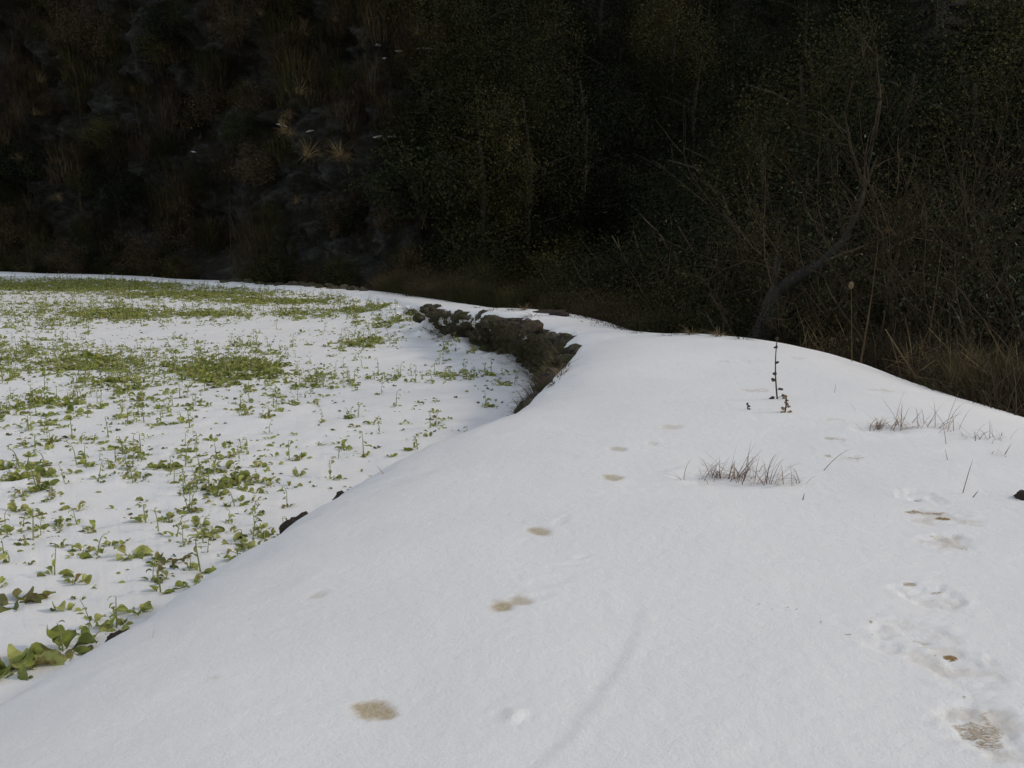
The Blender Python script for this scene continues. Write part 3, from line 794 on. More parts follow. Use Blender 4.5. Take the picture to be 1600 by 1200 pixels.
# wooded slope: individual dark trees, back to front
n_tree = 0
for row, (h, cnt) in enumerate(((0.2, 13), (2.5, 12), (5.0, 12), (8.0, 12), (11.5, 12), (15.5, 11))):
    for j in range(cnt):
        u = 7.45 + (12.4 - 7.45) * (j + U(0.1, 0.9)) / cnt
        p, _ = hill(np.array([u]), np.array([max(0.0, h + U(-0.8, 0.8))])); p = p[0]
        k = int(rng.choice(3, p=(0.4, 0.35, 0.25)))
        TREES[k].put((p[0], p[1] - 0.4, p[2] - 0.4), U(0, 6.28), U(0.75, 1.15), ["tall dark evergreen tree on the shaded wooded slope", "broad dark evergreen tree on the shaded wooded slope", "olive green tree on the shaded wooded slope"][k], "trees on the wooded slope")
for i in range(44):
    u = U(7.2, 11.5); p, _ = hill(np.array([u]), np.array([U(-0.8, 6.0)])); p = p[0]
    SHRUBS[int(rng.choice((0, 2, 2)))].put((p[0], p[1] - U(0.5, 2.0), p[2] - 0.5), U(0, 6.28), U(0.9, 1.7), "dark undergrowth bush below the trees of the wooded slope", "undergrowth on the wooded slope")

# snow lying on little ledges of the cliff
lm = MB()
ledge = [(440, 199, .35), (590, 219, .35), (612, 215, .4), (606, 14, .3), (665, 81, .5), (712, 98, .35), (792, 36, .35), (482, 203, .25), (660, 235, .2), (300, 235, .2), (715, 372, .3), (840, 108, .3), (586, 68, .2), (625, 77, .3), (604, 90, .2), (255, 432, .8), (175, 215, .15)]
for i, (px, py, L_) in enumerate(ledge):
    p = hill_pix(px, py)
    v = ICO_V * (1 + 0.35 * fbm(ICO_V[:, 0] * 2.5 + i * 3, ICO_V[:, 1] * 2, ICO_V[:, 2] * 2, o=4) * 1.6)[:, None] * np.array((L_ * 0.42, 0.18, 0.022))
    ca = U(-0.25, 0.25); v[:, 2] += v[:, 0] * ca
    lm.add(v + p + np.array((0, -0.05, 0.0)), None, ICO_T)
tag(link("snow_ledges", lm.mesh("snow_ledges", M_SNOW)), kind="structure")

# ------------------------------------------------------------------ the gully on the right: brambles, bare shrubs, the forked tree
GZ0 = -1.35
def in_gully(px, y, z=GZ0):
    d = ray(px, 500); k = y / d[1]
    return (d[0] * k, y, z)
BR = [shrub_kind("bramble_bush", "bush", 15000, (1.1, 1.0, 0.75), 0.034, 60, M_OLIVE, 0.3, 16, 0.2, 0.4),
      shrub_kind("bramble_bush", "bush", 13000, (1.2, 1.0, 0.65), 0.035, 50, M_BROWN, 0.32, 18, 0.1, 0.4, 0.4),
      shrub_kind("bramble_bush", "bush", 17000, (1.1, 1.0, 1.0), 0.042, 70, M_EVER, 0.28, 14, 0.3, 0.35)]
BLAB = ["olive green bramble bush in the gully beyond the snow bank", "brown dead bramble bush in the gully beyond the snow bank", "dark evergreen bush in the gully behind the brambles"]
# front row right behind the bank, heights follow the photograph's brush line
spots = [(940, 17.6, .62, 1, .25), (985, 16.2, .80, 1, -.1), (1040, 15.8, .95, 0, -.3), (1100, 15.4, 1.0, 0, -.5), (1010, 18.5, 1.1, 1, -.3), (1075, 18.0, 1.25, 0, -.4), (1150, 15.2, 1.1, 2, -.6), (1210, 14.8, 1.1, 0, -.7), (1270, 14.2, 1.0, 0, -.8),
         (1330, 13.6, 1.0, 2, -.9), (1390, 13.2, 1.05, 0, -1.0), (1450, 12.6, 1.0, 1, -1.1), (1510, 12.0, .95, 0, -1.1), (1570, 11.4, .95, 1, -1.2), (1630, 11.0, .95, 0, -1.2), (1540, 10.2, .62, 1, -1.2), (1600, 9.6, .62, 1, -1.2), (1470, 11.2, .6, 1, -1.1), (1400, 11.9, .55, 1, -1.0),
         (1140, 17.5, 1.5, 0, -.9), (1220, 17.2, 1.6, 2, -1.0), (1300, 16.6, 1.6, 0, -1.1), (1380, 16.0, 1.6, 2, -1.1), (1460, 15.4, 1.6, 0, -1.2), (1540, 14.8, 1.6, 2, -1.2), (1610, 14.2, 1.6, 0, -1.2), (1680, 13.6, 1.5, 2, -1.2),
         (880, 21.5, .6, 1, .0), (840, 22.8, .6, 0, .0), (790, 24.2, .55, 1, -.1), (740, 25.6, .6, 0, -.1), (700, 27.0, .7, 1, -.1), (650, 28.8, .7, 0, -.2), (610, 30.4, .6, 1, -.2), (905, 23, 1.0, 2, -.4), (820, 25.5, .9, 1, -.3), (750, 28, .9, 0, -.3), (690, 30.5, .9, 1, -.3), (960, 21, 1.2, 2, -.6),
         (1020, 21.5, 1.6, 2, -.8), (1090, 21, 1.8, 2, -.9), (1160, 21, 2.0, 0, -1.0), (1240, 20.5, 2.2, 2, -1.1), (1330, 20, 2.3, 0, -1.2), (1420, 19.5, 2.4, 2, -1.2), (1510, 19, 2.4, 0, -1.2), (1600, 18.5, 2.4, 2, -1.2), (1690, 18, 2.4, 0, -1.2)]
for px, y, s_, k, z in spots:
    BR[k].put(in_gully(px, y, z), U(0, 6.28), (s_ * U(.95, 1.2), s_ * U(.95, 1.2), s_ * U(.85, 1.05)), BLAB[k], "bushes in the gully")
# tall evergreens behind the gully
for i, (px, y, s_) in enumerate(((1080, 26, .75), (1180, 26.5, .95), (1290, 26, 1.15), (1400, 25, 1.2), (1500, 24, 1.2), (1600, 23, 1.2), (1690, 22, 1.2), (1240, 31, 1.4), (1360, 30.5, 1.5), (1480, 30, 1.5), (1590, 29, 1.5), (1130, 32, 1.2), (1700, 28, 1.5))):
    TREES[(0, 2, 1)[i % 3]].put(in_gully(px, y), U(0, 6.28), s_ * U(0.95, 1.1), "dark tree standing in the gully behind the brambles", "trees behind the gully")

# forked tree
t_ = MB(); tips = []
tube(t_, [(-0.10, 0, -0.3), (-0.02, 0, 0.5), (0.10, 0.02, 1.0), (0.24, 0.05, 1.45), (0.34, 0.05, 1.72)], [0.20, 0.17, 0.15, 0.135, 0.12], 10)
tube(t_, [(0.30, 0.05, 1.60), (0.55, 0.0, 1.85), (0.95, -0.05, 2.08), (1.35, 0.0, 2.5), (1.6, 0.1, 3.2), (1.75, 0.2, 4.0)], [0.115, 0.10, 0.075, 0.05, 0.03, 0.014], 8)
tube(t_, [(0.30, 0.06, 1.60), (0.29, 0.08, 1.85), (0.31, 0.1, 2.05), (0.33, 0.1, 2.2)], [0.075, 0.06, 0.05, 0.045], 7)
b_ = MB()
for p0, d0 in (((1.35, 0, 2.5), (.6, -.1, .8)), ((1.75, .2, 4.0), (.1, .1, 1)), ((1.6, .1, 3.2), (-.5, -.2, .9)), ((.95, -.05, 2.08), (.8, -.3, .4))):
    branch(b_, p0, d0, 1.3, 0.03, 0, 2, 0.25, 0.4, tips, (2, 3))
l_ = MB(); leaves_at(l_, tips, 2600, 0.05, 0.10)
forked = Kind("forked_tree", [("trunk", t_.mesh("trunk", rock_mat("grey_bark", [(0.3, (0.016, 0.015, 0.012)), (0.6, (0.038, 0.036, 0.031)), (0.8, (0.065, 0.061, 0.053))], 9, 0.8, 0.03, stretch=(1, 1, 0.25)))), ("branches", b_.mesh("branches", M_TWIG)), ("leaves", l_.mesh("leaves", M_OLIVE))], "tree")
forked.put(in_gully(1182, 14.4, -0.15), 0, 0.92, "leaning tree with a forked grey trunk standing among the brambles right of the path")

# bare twiggy shrubs with arching branches
def bare_kind(stems, L, gens, nleaf, lsize, up, wander, mat_l=None):
    b_ = MB(); tips = []
    for k in range(stems):
        a = U(0, 6.28)
        branch(b_, (U(-.2, .2), U(-.2, .2), -0.1), (math.cos(a) * 0.35, math.sin(a) * 0.35, 1), L * U(0.7, 1.1), 0.020, 0, gens, up, wander, tips, (2, 4), 8, 0.6)
    parts = [("branches", b_.mesh("branches", M_TWIG))]
    if nleaf:
        l_ = MB(); leaves_at(l_, tips, nleaf, lsize, 0.07); parts.append(("leaves", l_.mesh("leaves", mat_l)))
    return Kind("bare_shrub", parts, "shrub")
M_GLOSS = leaf_mat("glossy_leaf", (0.015, 0.022, 0.010), (0.032, 0.044, 0.018), (0.06, 0.07, 0.03), 3, 0.5, 0.0, 0.12, isl=0.2)
BS = [bare_kind(5, 2.3, 3, 900, 0.04, 0.1, 0.55, M_OLIVE), bare_kind(6, 1.9, 3, 2200, 0.042, 0.2, 0.6, M_OLIVE), bare_kind(5, 2.0, 3, 2300, 0.045, 0.1, 0.6, M_GLOSS)]
BSL = ["sparse twiggy shrub with long arching nearly bare branches beside the gully", "twiggy shrub with a few small leaves beside the gully", "tall shrub with glossy green leaves beside the gully"]
for px, y, z, s_, k in ((1325, 13.4, -1.1, 1.15, 0), (1250, 14.2, -0.9, .95, 1), (1390, 13.8, -1.1, 1.25, 0), (1300, 15.2, -1.1, 1.3, 1), (1500, 12.6, -1.2, 1.15, 2), (1450, 14.0, -1.2, 1.35, 2), (1580, 11.8, -1.2, 1.0, 0), (1555, 13.4, -1.2, 1.3, 2),
                        (1620, 12.6, -1.2, 1.25, 1), (1180, 16.2, -0.9, 1.0, 1), (1120, 17.5, -0.9, .9, 0), (1420, 15.8, -1.2, 1.5, 0), (1540, 15.5, -1.2, 1.5, 1), (1235, 16.6, -1.0, 1.3, 0), (1600, 10.6, -1.2, .75, 1), (1660, 11.5, -1.2, 1.2, 2)):
    BS[k].put(in_gully(px, y, z), U(0, 6.28), s_, BSL[k], "bare and leafy shrubs beside the gully")

# tangled dry brush spilling down to the snow line on the right
DB = []
for mt, n_, nm in ((M_BROWN, 330, 0), (M_TWIG, 300, 1), (M_OLIVE, 330, 2), (M_TAN, 150, 3)):
    m_ = MB()
    for k in range(n_):
        r_ = U(0, 1) ** 0.5; a = U(0, 6.28)
        blade(m_, (0.5 * r_ * math.cos(a), 0.4 * r_ * math.sin(a), U(-0.1, 0.25)), U(0, 6.28), abs(rng.normal()) * 0.6, U(0.25, 0.85), U(0.004, 0.011), U(0.2, 2.4), 6)
    for k in range(70):
        p0 = np.array((U(-.5, .5), U(-.4, .4), U(0.0, 0.5))); tube(m_, [p0, p0 + np.array((U(-.2, .2), U(-.1, .1), U(.0, .2))), p0 + np.array((U(-.45, .45), U(-.2, .2), U(-.05, .4)))], [0.005, 0.004, 0.002], 3)
    DB.append(Kind("dry_brush", [(None, m_.mesh("dry_brush", mt))], "brush"))
DBL = ["brown tangled dead brush spilling to the snow line at right", "grey brown tangled twiggy brush by the snow line at right", "olive tangled brush by the snow line at right", "pale tan tangled dry grass brush by the snow line at right"]
for i in range(64):
    px = 1250 + 370 * U(0, 1) ** 0.8; back = U(0, 1) ** 1.5
    y0 = np.interp(px, (1250, 1340, 1450, 1600), (13.7, 12.4, 11.0, 8.6)); y = y0 + back * 2.6
    zb = np.interp(px, (1250, 1340, 1450, 1600), (0.45, 0.30, 0.28, 0.36)) - 0.40 * back
    k = int(rng.choice(4, p=(0.4, 0.25, 0.22, 0.13)))
    DB[k].put(in_gully(px, y, zb), U(0, 6.28), (U(.7, 1.1), U(.7, 1.1), U(.7, 1.25) * (0.75 if px < 1340 else 1)), DBL[k], "dry brush beside the snow bank")
for i in range(30):
    px = U(600, 1060); y = np.interp(px, (600, 740, 870, 1000, 1060), (30, 24.3, 20, 15.6, 14.9)) + U(0, 1.2)
    k = int(rng.choice(3, p=(0.2, 0.15, 0.65)))
    DB[k].put(in_gully(px, y, np.interp(px, (600, 900, 1060), (0.0, 0.4, 0.35))), U(0, 6.28), U(.6, .95), ["low brown dead brush along the rim of the snow path", "low grey twiggy brush along the rim of the snow path", "low olive brush along the rim of the snow path"][k], "brush along the rim of the snow path")

# dry reeds and stalks right behind the bank
def stalk(px0, py0, px1, py1, y, r_, label, head=None, bend=0.0, zb=None, cat="reed"):
    a = np.array(at_y(px0, py0, y)); b = np.array(at_y(px1, py1, y + 0.05))
    if zb is not None: a = a + (a - b) / np.linalg.norm(a - b) * zb
    m_ = MB(); L_ = np.linalg.norm(b - a)
    pts = [a + (b - a) * t + np.array((bend * math.sin(math.pi * t), 0, 0)) for t in np.linspace(0, 1, 7)]
    base = a.copy()
    tube(m_, np.array(pts) - base, np.linspace(r_, r_ * 0.6, 7) * 0.62, 5)
    root = empty("dry_reed", tuple(base)); tag(root, label, cat, "dry reeds along the bank")
    link("stem", m_.mesh("stem", M_REED), root)
    if head:
        h_ = MB(); e = b - base
        if head == "plume":
            for k in range(46):
                f = U(0, 1); ang = f * 2.6
                p_ = e + np.array((0.11 * (1 - math.cos(ang)), 0.0, 0.13 * math.sin(ang))) * 1.0
                blade(h_, p_, U(0, 6.28), U(0.4, 2.2), U(0.05, 0.12), 0.006, 1.2, 3)
        else:
            v = ICO_V * np.array((0.026, 0.026, 0.040)) * (1 + 0.2 * fbm(ICO_V[:, 0] * 3, ICO_V[:, 1] * 3, ICO_V[:, 2] * 3, o=2))[:, None]
            h_.add(v + e, None, ICO_T)
        link("seed_head", h_.mesh("seed_head", M_REED), root)
    return root
stalk(1345, 560, 1372, 378, 11.4, .012, "tall tan reed with a curled feathery plume behind the bank", "plume", 0.02, .5)
stalk(1331, 565, 1330, 446, 10.9, .010, "thin straw stalk with a round seed head behind the bank", "ball", 0.0, .5)
stalk(1352, 520, 1367, 430, 11.2, .009, "short bare reed beside the plumed reed", None, 0.0, .4)
stalk(1450, 520, 1472, 375, 11.2, .010, "tall bare reed without a head right of the plumed reed", None, 0.02, .6)
stalk(1425, 580, 1383, 514, 10.4, .014, "snapped tan reed leaning left behind the bank", None, 0.0, .3)
stalk(1402, 565, 1392, 530, 10.5, .010, "short broken reed crossing the snapped leaning reed", None, 0.0, .3)
stalk(1582, 600, 1539, 504, 9.8, .013, "long straw coloured reed leaning left by the right edge", None, 0.03, .4)
stalk(1460, 575, 1478, 553, 10.2, .012, "short reddish broken cane lying in the brush", None, 0.0, .1)
stalk(1448, 572, 1462, 562, 10.1, .012, "short tan broken cane lying in the brush", None, 0.0, .1)
stalk(1550, 552, 1562, 545, 10.0, .012, "tiny pale broken cane lying in the brush at right", None, 0.0, .1)
stalk(1385, 560, 1400, 500, 11.5, .007, "thin upright dry stem behind the snapped reed", None, 0.03, .3)
for i, (px, y, s_, z) in enumerate(((1375, 11.6, .9, -.6), (1415, 11.0, .9, -.7), (1455, 10.6, .9, -.8), (1500, 10.2, .9, -.9), (1545, 9.6, .9, -.9), (1585, 9.2, .9, -.9), (1600, 8.8, .9, -.9), (1340, 12.2, .8, -.4), (1300, 12.8, .6, -.2), (1250, 13.4, .55, 0), (950, 17.4, .5, .5), (925, 18.2, .5, .6))):
    TUFTS[(0, 2, 1)[i % 3]].put(in_gully(px, y, z), U(0, 6.28), (s_, s_, s_ * 1.2), "dry grass tuft growing along the far side of the snow bank", "grass tufts along the snow bank")
x_, y_, z_ = at_y(45, 424, 40.5); BS[0].put((x_, y_, 0.0), 0.4, 0.55, "pale bare bush at the foot of the cliff on the far left")

# ------------------------------------------------------------------ crop plants poking through the snow
def rosette(n, Lr, pr, wr, big=1.0):
    m_ = MB()
    a0 = U(0, 6.28)
    for k in range(n):
        L = U(*Lr) * big; az = a0 + k * 2.4 + U(-0.5, 0.5)
        r_ = U(0.0, 0.03)
        leaf(m_, (r_ * math.cos(az), r_ * math.sin(az), -0.02), az, U(*pr), L, L * U(*wr), U(0.7, 2.8), U(0.2, 0.9), U(0.05, 0.16), U(-1.1, 1.1), U(0.15, 0.4), 8)
    return m_
def stalked(h, nl, hook, lw=0.062, wilt=1.0, base_leaves=3):
    s_, l_ = MB(), MB()
    az = U(0, 6.28); d = np.array((math.cos(az), math.sin(az), 0)); p = np.array((0, 0, -0.03)); a = U(0.0, 0.2); P = [p.copy()]; n = 14
    for i in range(n):
        t = i / n
        p = p + (d * math.sin(a) + np.array((0, 0, 1.0)) * math.cos(a)) * h / n
        a += hook / n * max(0, (t - 0.45)) * 3.6 + U(-0.07, 0.07); P.append(p.copy())
    tube(s_, P, np.linspace(0.0062, 0.0022, n + 1), 6)
    for k in range(nl):
        t = U(0.15, 1.0) if k else 1.0
        i = min(int(t * n), n); b = P[i]; la = U(0, 6.28); L = lw * U(0.6, 1.4) * (1.25 - 0.5 * t)
        leaf(l_, b, la, U(-0.5, 0.9), L, L * U(0.32, 0.6), U(0.8, 2.4) * wilt, U(0.2, 0.8), 0.06, U(-0.6, 0.6), U(0.15, 0.3), 6)
    for k in range(base_leaves):
        la = U(0, 6.28); L = U(0.07, 0.13)
        leaf(l_, (0.01 * math.cos(la), 0.01 * math.sin(la), -0.015), la, U(0.0, 0.9), L, L * U(0.4, 0.7), U(0.8, 2.0), U(0.2, 0.6), 0.07, U(-0.7, 0.7), U(0.15, 0.3), 7)
    return s_, l_
def fragment(n):
    m_ = MB()
    for k in range(n):
        az = U(0, 6.28); L = U(0.04, 0.085)
        leaf(m_, (U(-.012, .012), U(-.012, .012), -0.012), az, U(0.0, 1.1), L, L * U(0.5, 0.8), U(0.6, 2.2), U(0.3, 0.9), 0.08, U(-1, 1), 0.2, 6)
    return m_
RAW = []
KINDS = []          # (Kind, label, weight)
def add_rosette(lbl, w_, mat, *a):
    r_ = rosette(*a); RAW.append([(1 if mat is M_WILT else 0, r_)])
    KINDS.append((Kind("crop_plant", [(None, r_.mesh("crop_plant", mat))], "plant"), lbl, w_))
def add_stalk(lbl, w_, *a, **k):
    s_, l_ = stalked(*a, **k); RAW.append([(2, s_), (0, l_)])
    KINDS.append((Kind("crop_plant", [("stem", s_.mesh("stem", M_STEM)), ("leaves", l_.mesh("leaves", M_GREEN))], "plant"), lbl, w_))
for i in range(4): add_rosette("low rosette of broad green leaves half sunk in the snow field", 1.3, M_GREEN, 7 + i, (0.05, 0.12), (0.1, 1.3), (0.38, 0.6))
for i in range(2): add_rosette("wilted olive rosette slumped on the snow field", 0.4, M_WILT, 5 + i, (0.06, 0.13), (0.0, 0.8), (0.42, 0.65))
for i in range(3): add_rosette("small green seedling with two or three upright leaves in the snow field", 1.2, M_GREEN, 2 + i % 2, (0.05, 0.10), (0.5, 1.4), (0.45, 0.7))
for i in range(4): add_stalk("tall green stalk with its tip drooping over, standing in the snow field", 0.6, U(0.18, 0.30), 6, U(2.6, 3.6))
for i in range(3): add_stalk("upright green stalk with limp leaves standing in the snow field", 0.85, U(0.14, 0.26), 9, U(0.0, 0.9))
for i in range(2): add_stalk("short green stalk bent right over onto the snow field", 0.45, U(0.16, 0.22), 6, U(4.0, 4.8))
for i in range(4):
    f_ = fragment(1 + i); RAW.append([(1 if i == 1 else 0, f_)])
    KINDS.append((Kind("crop_plant", [(None, f_.mesh("crop_plant", M_GREEN if i != 1 else M_WILT))], "plant"), "few small leaf tips barely showing above the snow field", 2.0))
KW = np.array([k[2] for k in KINDS]); KW /= KW.sum()
FRAG = [i for i, k in enumerate(KINDS) if k[1].startswith("few")]
ROS = [i for i, k in enumerate(KINDS) if "rosette" in k[1]]

# density of the crop over the field, read as patches on the ground
BLOBS = [(350, 578, 100, 24, 11), (330, 590, 45, 12, 14), (420, 572, 30, 10, 13), (60, 640, 75, 22, 10), (140, 565, 150, 22, 8), (20, 560, 60, 30, 6), (570, 534, 42, 10, 9), (120, 447, 190, 9, 12), (300, 460, 150, 8, 10), (430, 470, 130, 6, 10), (570, 486, 60, 5, 10), (180, 490, 110, 12, 9), (330, 490, 100, 8, 8), (60, 490, 90, 25, 5),
         (470, 490, 70, 8, 7), (610, 512, 40, 6, 7), (480, 590, 60, 22, 6), (430, 625, 60, 20, 4), (180, 600, 70, 18, 8), (200, 725, 90, 30, 7), (330, 745, 75, 55, 8), (30, 745, 50, 35, 9), (100, 690, 90, 14, 5), (240, 640, 80, 22, 6), (385, 640, 45, 12, 6), (30, 830, 55, 40, 6), (90, 830, 60, 40, 3),
         (330, 830, 90, 30, 5), (400, 840, 60, 22, 5), (240, 880, 50, 30, 3), (730, 585, 60, 12, 4), (620, 590, 70, 10, 4), (680, 665, 40, 10, 4), (540, 700, 60, 30, 2.5), (420, 720, 60, 40, 3), (560, 760, 60, 20, 3), (690, 525, 20, 5, 6), (700, 548, 20, 5, 5), (780, 600, 40, 20, 2.5), (300, 440, 300, 5, 10), (630, 482, 40, 3, 8)]
def density(px, py):
    v = max(0.25, 1.1 + 1.9 * vnoise([px * 0.018], [py * 0.04])[0])
    if px > 560 and 520 < py: v *= 0.55
    if 500 < py < 525 and px < 540: v *= 0.4
    if 800 < py and 120 < px: v *= 0.7
    if py > 905: v *= 0.35
    for cx, cy, rx, ry, s_ in BLOBS:
        e = ((px - cx) / rx) ** 2 + ((py - cy) / ry) ** 2
        if e < 4: v = max(v, s_ * math.exp(-e * 0.9))
    return v
SILX = [0, 200, 350, 455, 540, 650, 780, 830, 850]; SILY = [1095, 965, 905, 835, 770, 725, 690, 655, 600]
cand = []
tries = 0
while tries < 108000:
    tries += 1
    y = 4.6 + (39.5 - 4.6) * U(0, 1) ** 0.75; x = -0.85 * y + U(0, 1) * (0.95 * y)
    pr = project([(x, y, 0.02)]); px, py = float(pr[0][0]), float(pr[1][0])
    if not (-560 < px < 860 and 425 < py < 1110): continue
    if px > 0 and py > np.interp(px, SILX, SILY) + 12: continue
    if U(0, 1) * 16 > density(px, py) * (1.0 if y > 9 else 1.25) * (y / 20) ** 0.05 * (1.05 if y > 12.5 else 0.72): continue
    cand.append((math.hypot(x, y), x, y))
cand.sort()
CA = np.array(cand)
ed = edge_dist(CA[:, 1], CA[:, 2])
SPm = SP[::10]
def inside_bank(x, y):
    k = SPm[np.argmin((SPm[:, 0] - x) ** 2 + (SPm[:, 1] - y) ** 2)]
    ax = k[2:4] - k[:2]
    return (x - k[0]) * ax[0] + (y - k[1]) * ax[1] > -0.12 * np.linalg.norm(ax)
CA = np.array([c for c in CA if not inside_bank(c[1], c[2])])
CZ = field_z(CA[:, 1], CA[:, 2])
N_IND = 270
for d_, x_, y_ in CA[:1100]:                                   # small melt hollows round the plants
    i_ = int(np.searchsorted(rr, d_)); j_ = int(np.searchsorted(aa, math.atan2(x_, y_)))
    r0, r1, c0, c1 = max(0, i_ - 9), i_ + 9, max(0, j_ - 16), j_ + 16
    q_ = ((FX[r0:r1, c0:c1] - x_) ** 2 + (FY[r0:r1, c0:c1] - y_) ** 2) / U(0.07, 0.14) ** 2
    FZ[r0:r1, c0:c1] += U(0.004, 0.016) * (-1.0 * np.exp(-q_) + 0.45 * np.exp(-q_ / 4))
SNOW_FIELD.data.vertices.foreach_set("co", np.stack([FX, FY, FZ], 2).astype(np.float32).ravel())
SNOW_FIELD.data.update()
n_ind = 0
stuff = {0: MB(), 1: MB(), 2: MB()}
for i, (d, x, y) in enumerate(CA):
    px = 800 + 1556 * x / y
    dens = density(px, float(project([(x, y, 0.02)])[1][0]))
    k = int(rng.choice(len(KINDS), p=KW))
    if dens > 6 and U(0, 1) < 0.55: k = int(rng.choice(ROS))
    elif dens < 2 and U(0, 1) < 0.6: k = int(rng.choice(FRAG))
    sc = U(0.65, 1.2) * (1.25 if dens > 6 else 1.0)
    if px > -12 and n_ind < N_IND:
        n_ind += 1
        KINDS[k][0].put((x, y, CZ[i] - 0.005), U(0, 6.28), sc, KINDS[k][1], "crop plants in the snow field", (U(-.15, .15), U(-.15, .15)))
    else:
        a_ = U(0, 6.28); ca, sa = math.cos(a_) * sc, math.sin(a_) * sc
        M4 = Matrix(((ca, -sa, 0, x), (sa, ca, 0, y), (0, 0, sc, CZ[i] - 0.005), (0, 0, 0, 1)))
        for part, src in RAW[k]: stuff[part].merge(src, M4)
tag(link("far_crop_plants", stuff[0].mesh("far_crop_plants", M_GREEN)), kind="stuff")
tag(link("far_crop_stems", stuff[2].mesh("far_crop_stems", M_STEM)), kind="stuff")
tag(link("far_wilted_plants", stuff[1].mesh("far_wilted_plants", M_WILT)), kind="stuff")
print("plants", len(CA))

# the plants nearest the camera, each its own shape
def big_plant(px, py, label, leaves, mat=None, stem=None, z=0.0):
    x, y, _ = on_z(px, py, 0.02 + z); zz = float(field_z(x, y)[0]) + z
    root = empty("crop_plant", (x, y, zz)); tag(root, label, "plant", "largest crop plants along the bank")
    l_ = MB()
    for (az, pitch, L, wd, bend, cup, roll) in leaves:
        leaf(l_, (0.02 * math.cos(R(az)), 0.02 * math.sin(R(az)), -0.02), R(az), R(pitch), L, wd, bend * 1.25, cup * 1.2, 0.20, roll, 0.2, 10, U(0.7, 1.1))
    link("leaves", l_.mesh("leaves", mat or M_GREEN), root)
    if stem:
        s_, s_l = stalked(*stem); link("stem", s_.mesh("stem", M_STEM), root); link("stem_leaves", s_l.mesh("stem_leaves", M_GREEN), root)
    return root
big_plant(22, 1040, "large slumped cabbage like plant with brown edged leaves at the lower left corner", [(170, 35, .30, .17, 1.6, .5, .3), (20, 30, .26, .18, 1.9, .6, -.4), (-60, 20, .24, .15, 1.5, .5, .5), (100, 40, .22, .15, 1.7, .4, 0), (-110, 25, .22, .14, 1.4, .4, .4), (60, 10, .24, .16, 1.2, .5, .2)])
big_plant(8, 1030, "broad bright green leaves beside the slumped plant at the lower left corner", [(-20, 40, .22, .13, 1.5, .4, .3), (200, 30, .2, .13, 1.2, .4, 0), (-75, 35, .2, .12, 1.5, .5, -.3)])
big_plant(98, 1012, "large leafy plant with upright cupped leaves and a stalk in front of the snow bank", [(140, 55, .20, .11, .9, .6, .3), (200, 30, .17, .10, 1.0, .5, -.3), (30, 35, .18, .09, 1.0, .5, .2), (-10, 20, .20, .08, .8, .4, 0), (80, 60, .15, .08, .8, .5, .3), (-60, 30, .16, .09, 1.1, .5, -.4), (-120, 25, .16, .10, 1.2, .5, .2)], None, (0.20, 4, 1.5))
big_plant(182, 975, "tall leafy stalk with small side leaves above a dark stone", [(20, 20, .12, .07, 1.2, .5, 0), (150, 25, .13, .07, 1.2, .5, .2), (80, 40, .10, .06, 1.0, .5, 0)], None, (0.22, 8, 0.5))
big_plant(25, 935, "dark bruised purple green cabbage leaf heap on the snow", [(100, 30, .17, .13, 2.0, .7, .3), (10, 35, .16, .12, 2.0, .7, -.3), (-80, 30, .15, .12, 2.0, .6, .3), (190, 30, .17, .12, 1.9, .6, .4)], M_WILT)
big_plant(52, 930, "pointed green leaf curling up right of the dark cabbage leaf heap", [(20, 35, .13, .06, .4, .6, .3), (160, 15, .09, .06, 1, .5, 0)])
big_plant(338, 915, "bright green plant with two round upright leaves like rabbit ears at the bank edge", [(15, 72, .15, .09, .5, .4, .2), (120, 80, .16, .07, .4, .4, 0), (170, 20, .09, .06, 1.4, .5, 0)])
big_plant(203, 862, "domed clump of broad green leaves beside drooping stalks", [(0, 30, .19, .11, 1.7, .6, .2), (180, 60, .13, .07, 1, .5, 0), (-50, 35, .16, .10, 1.8, .6, 0), (60, 30, .15, .09, 1.5, .5, .3), (-100, 30, .13, .09, 1.5, .6, 0)])
big_plant(150, 862, "long stalk leaning from a leafy base towards the domed clump", [(90, 40, .11, .06, 1.2, .5, 0), (200, 30, .10, .05, 1.2, .5, 0)], None, (0.24, 6, 3.4))
big_plant(394, 838, "rounded leafy clump with a beaded stalk near the round bank edge stone", [(0, 35, .13, .09, 1.6, .6, 0), (90, 35, .13, .09, 1.6, .6, 0), (180, 35, .13, .09, 1.6, .6, 0), (-90, 35, .13, .09, 1.6, .6, 0)], None, (0.2, 9, 1.2))
big_plant(372, 880, "bright green leaf pile lying along the snow bank edge", [(10, 20, .15, .07, 1.2, .5, 0), (160, 50, .11, .08, 1.2, .5, .3), (-30, 25, .12, .07, 1.2, .5, 0), (120, 20, .10, .06, 1, .5, 0)])
big_plant(262, 880, "yellowing plant with limp arching leaves left of the rabbit eared plant", [(40, 60, .13, .05, 2.2, .5, 0), (150, 65, .13, .05, 2.2, .5, 0), (-40, 50, .12, .05, 2, .5, 0), (-100, 50, .12, .05, 2, .5, 0)], M_WILT)
big_plant(85, 892, "broad green leaf drooping under a thin upright stalk", [(0, 25, .13, .10, 1.8, .7, 0), (180, 25, .10, .08, 1.6, .7, 0)], None, (0.24, 3, 0.2))
big_plant(137, 908, "small folded green leaf pair alone on the snow", [(120, 70, .10, .07, .8, .7, 0), (-20, 20, .09, .07, 1.4, .6, 0)])
big_plant(104, 950, "ragged green leaf with a jagged top lying on open snow", [(150, 40, .12, .08, 1.2, .6, .4), (0, 15, .11, .07, 1.2, .6, 0), (80, 55, .08, .05, 1, .5, 0)])
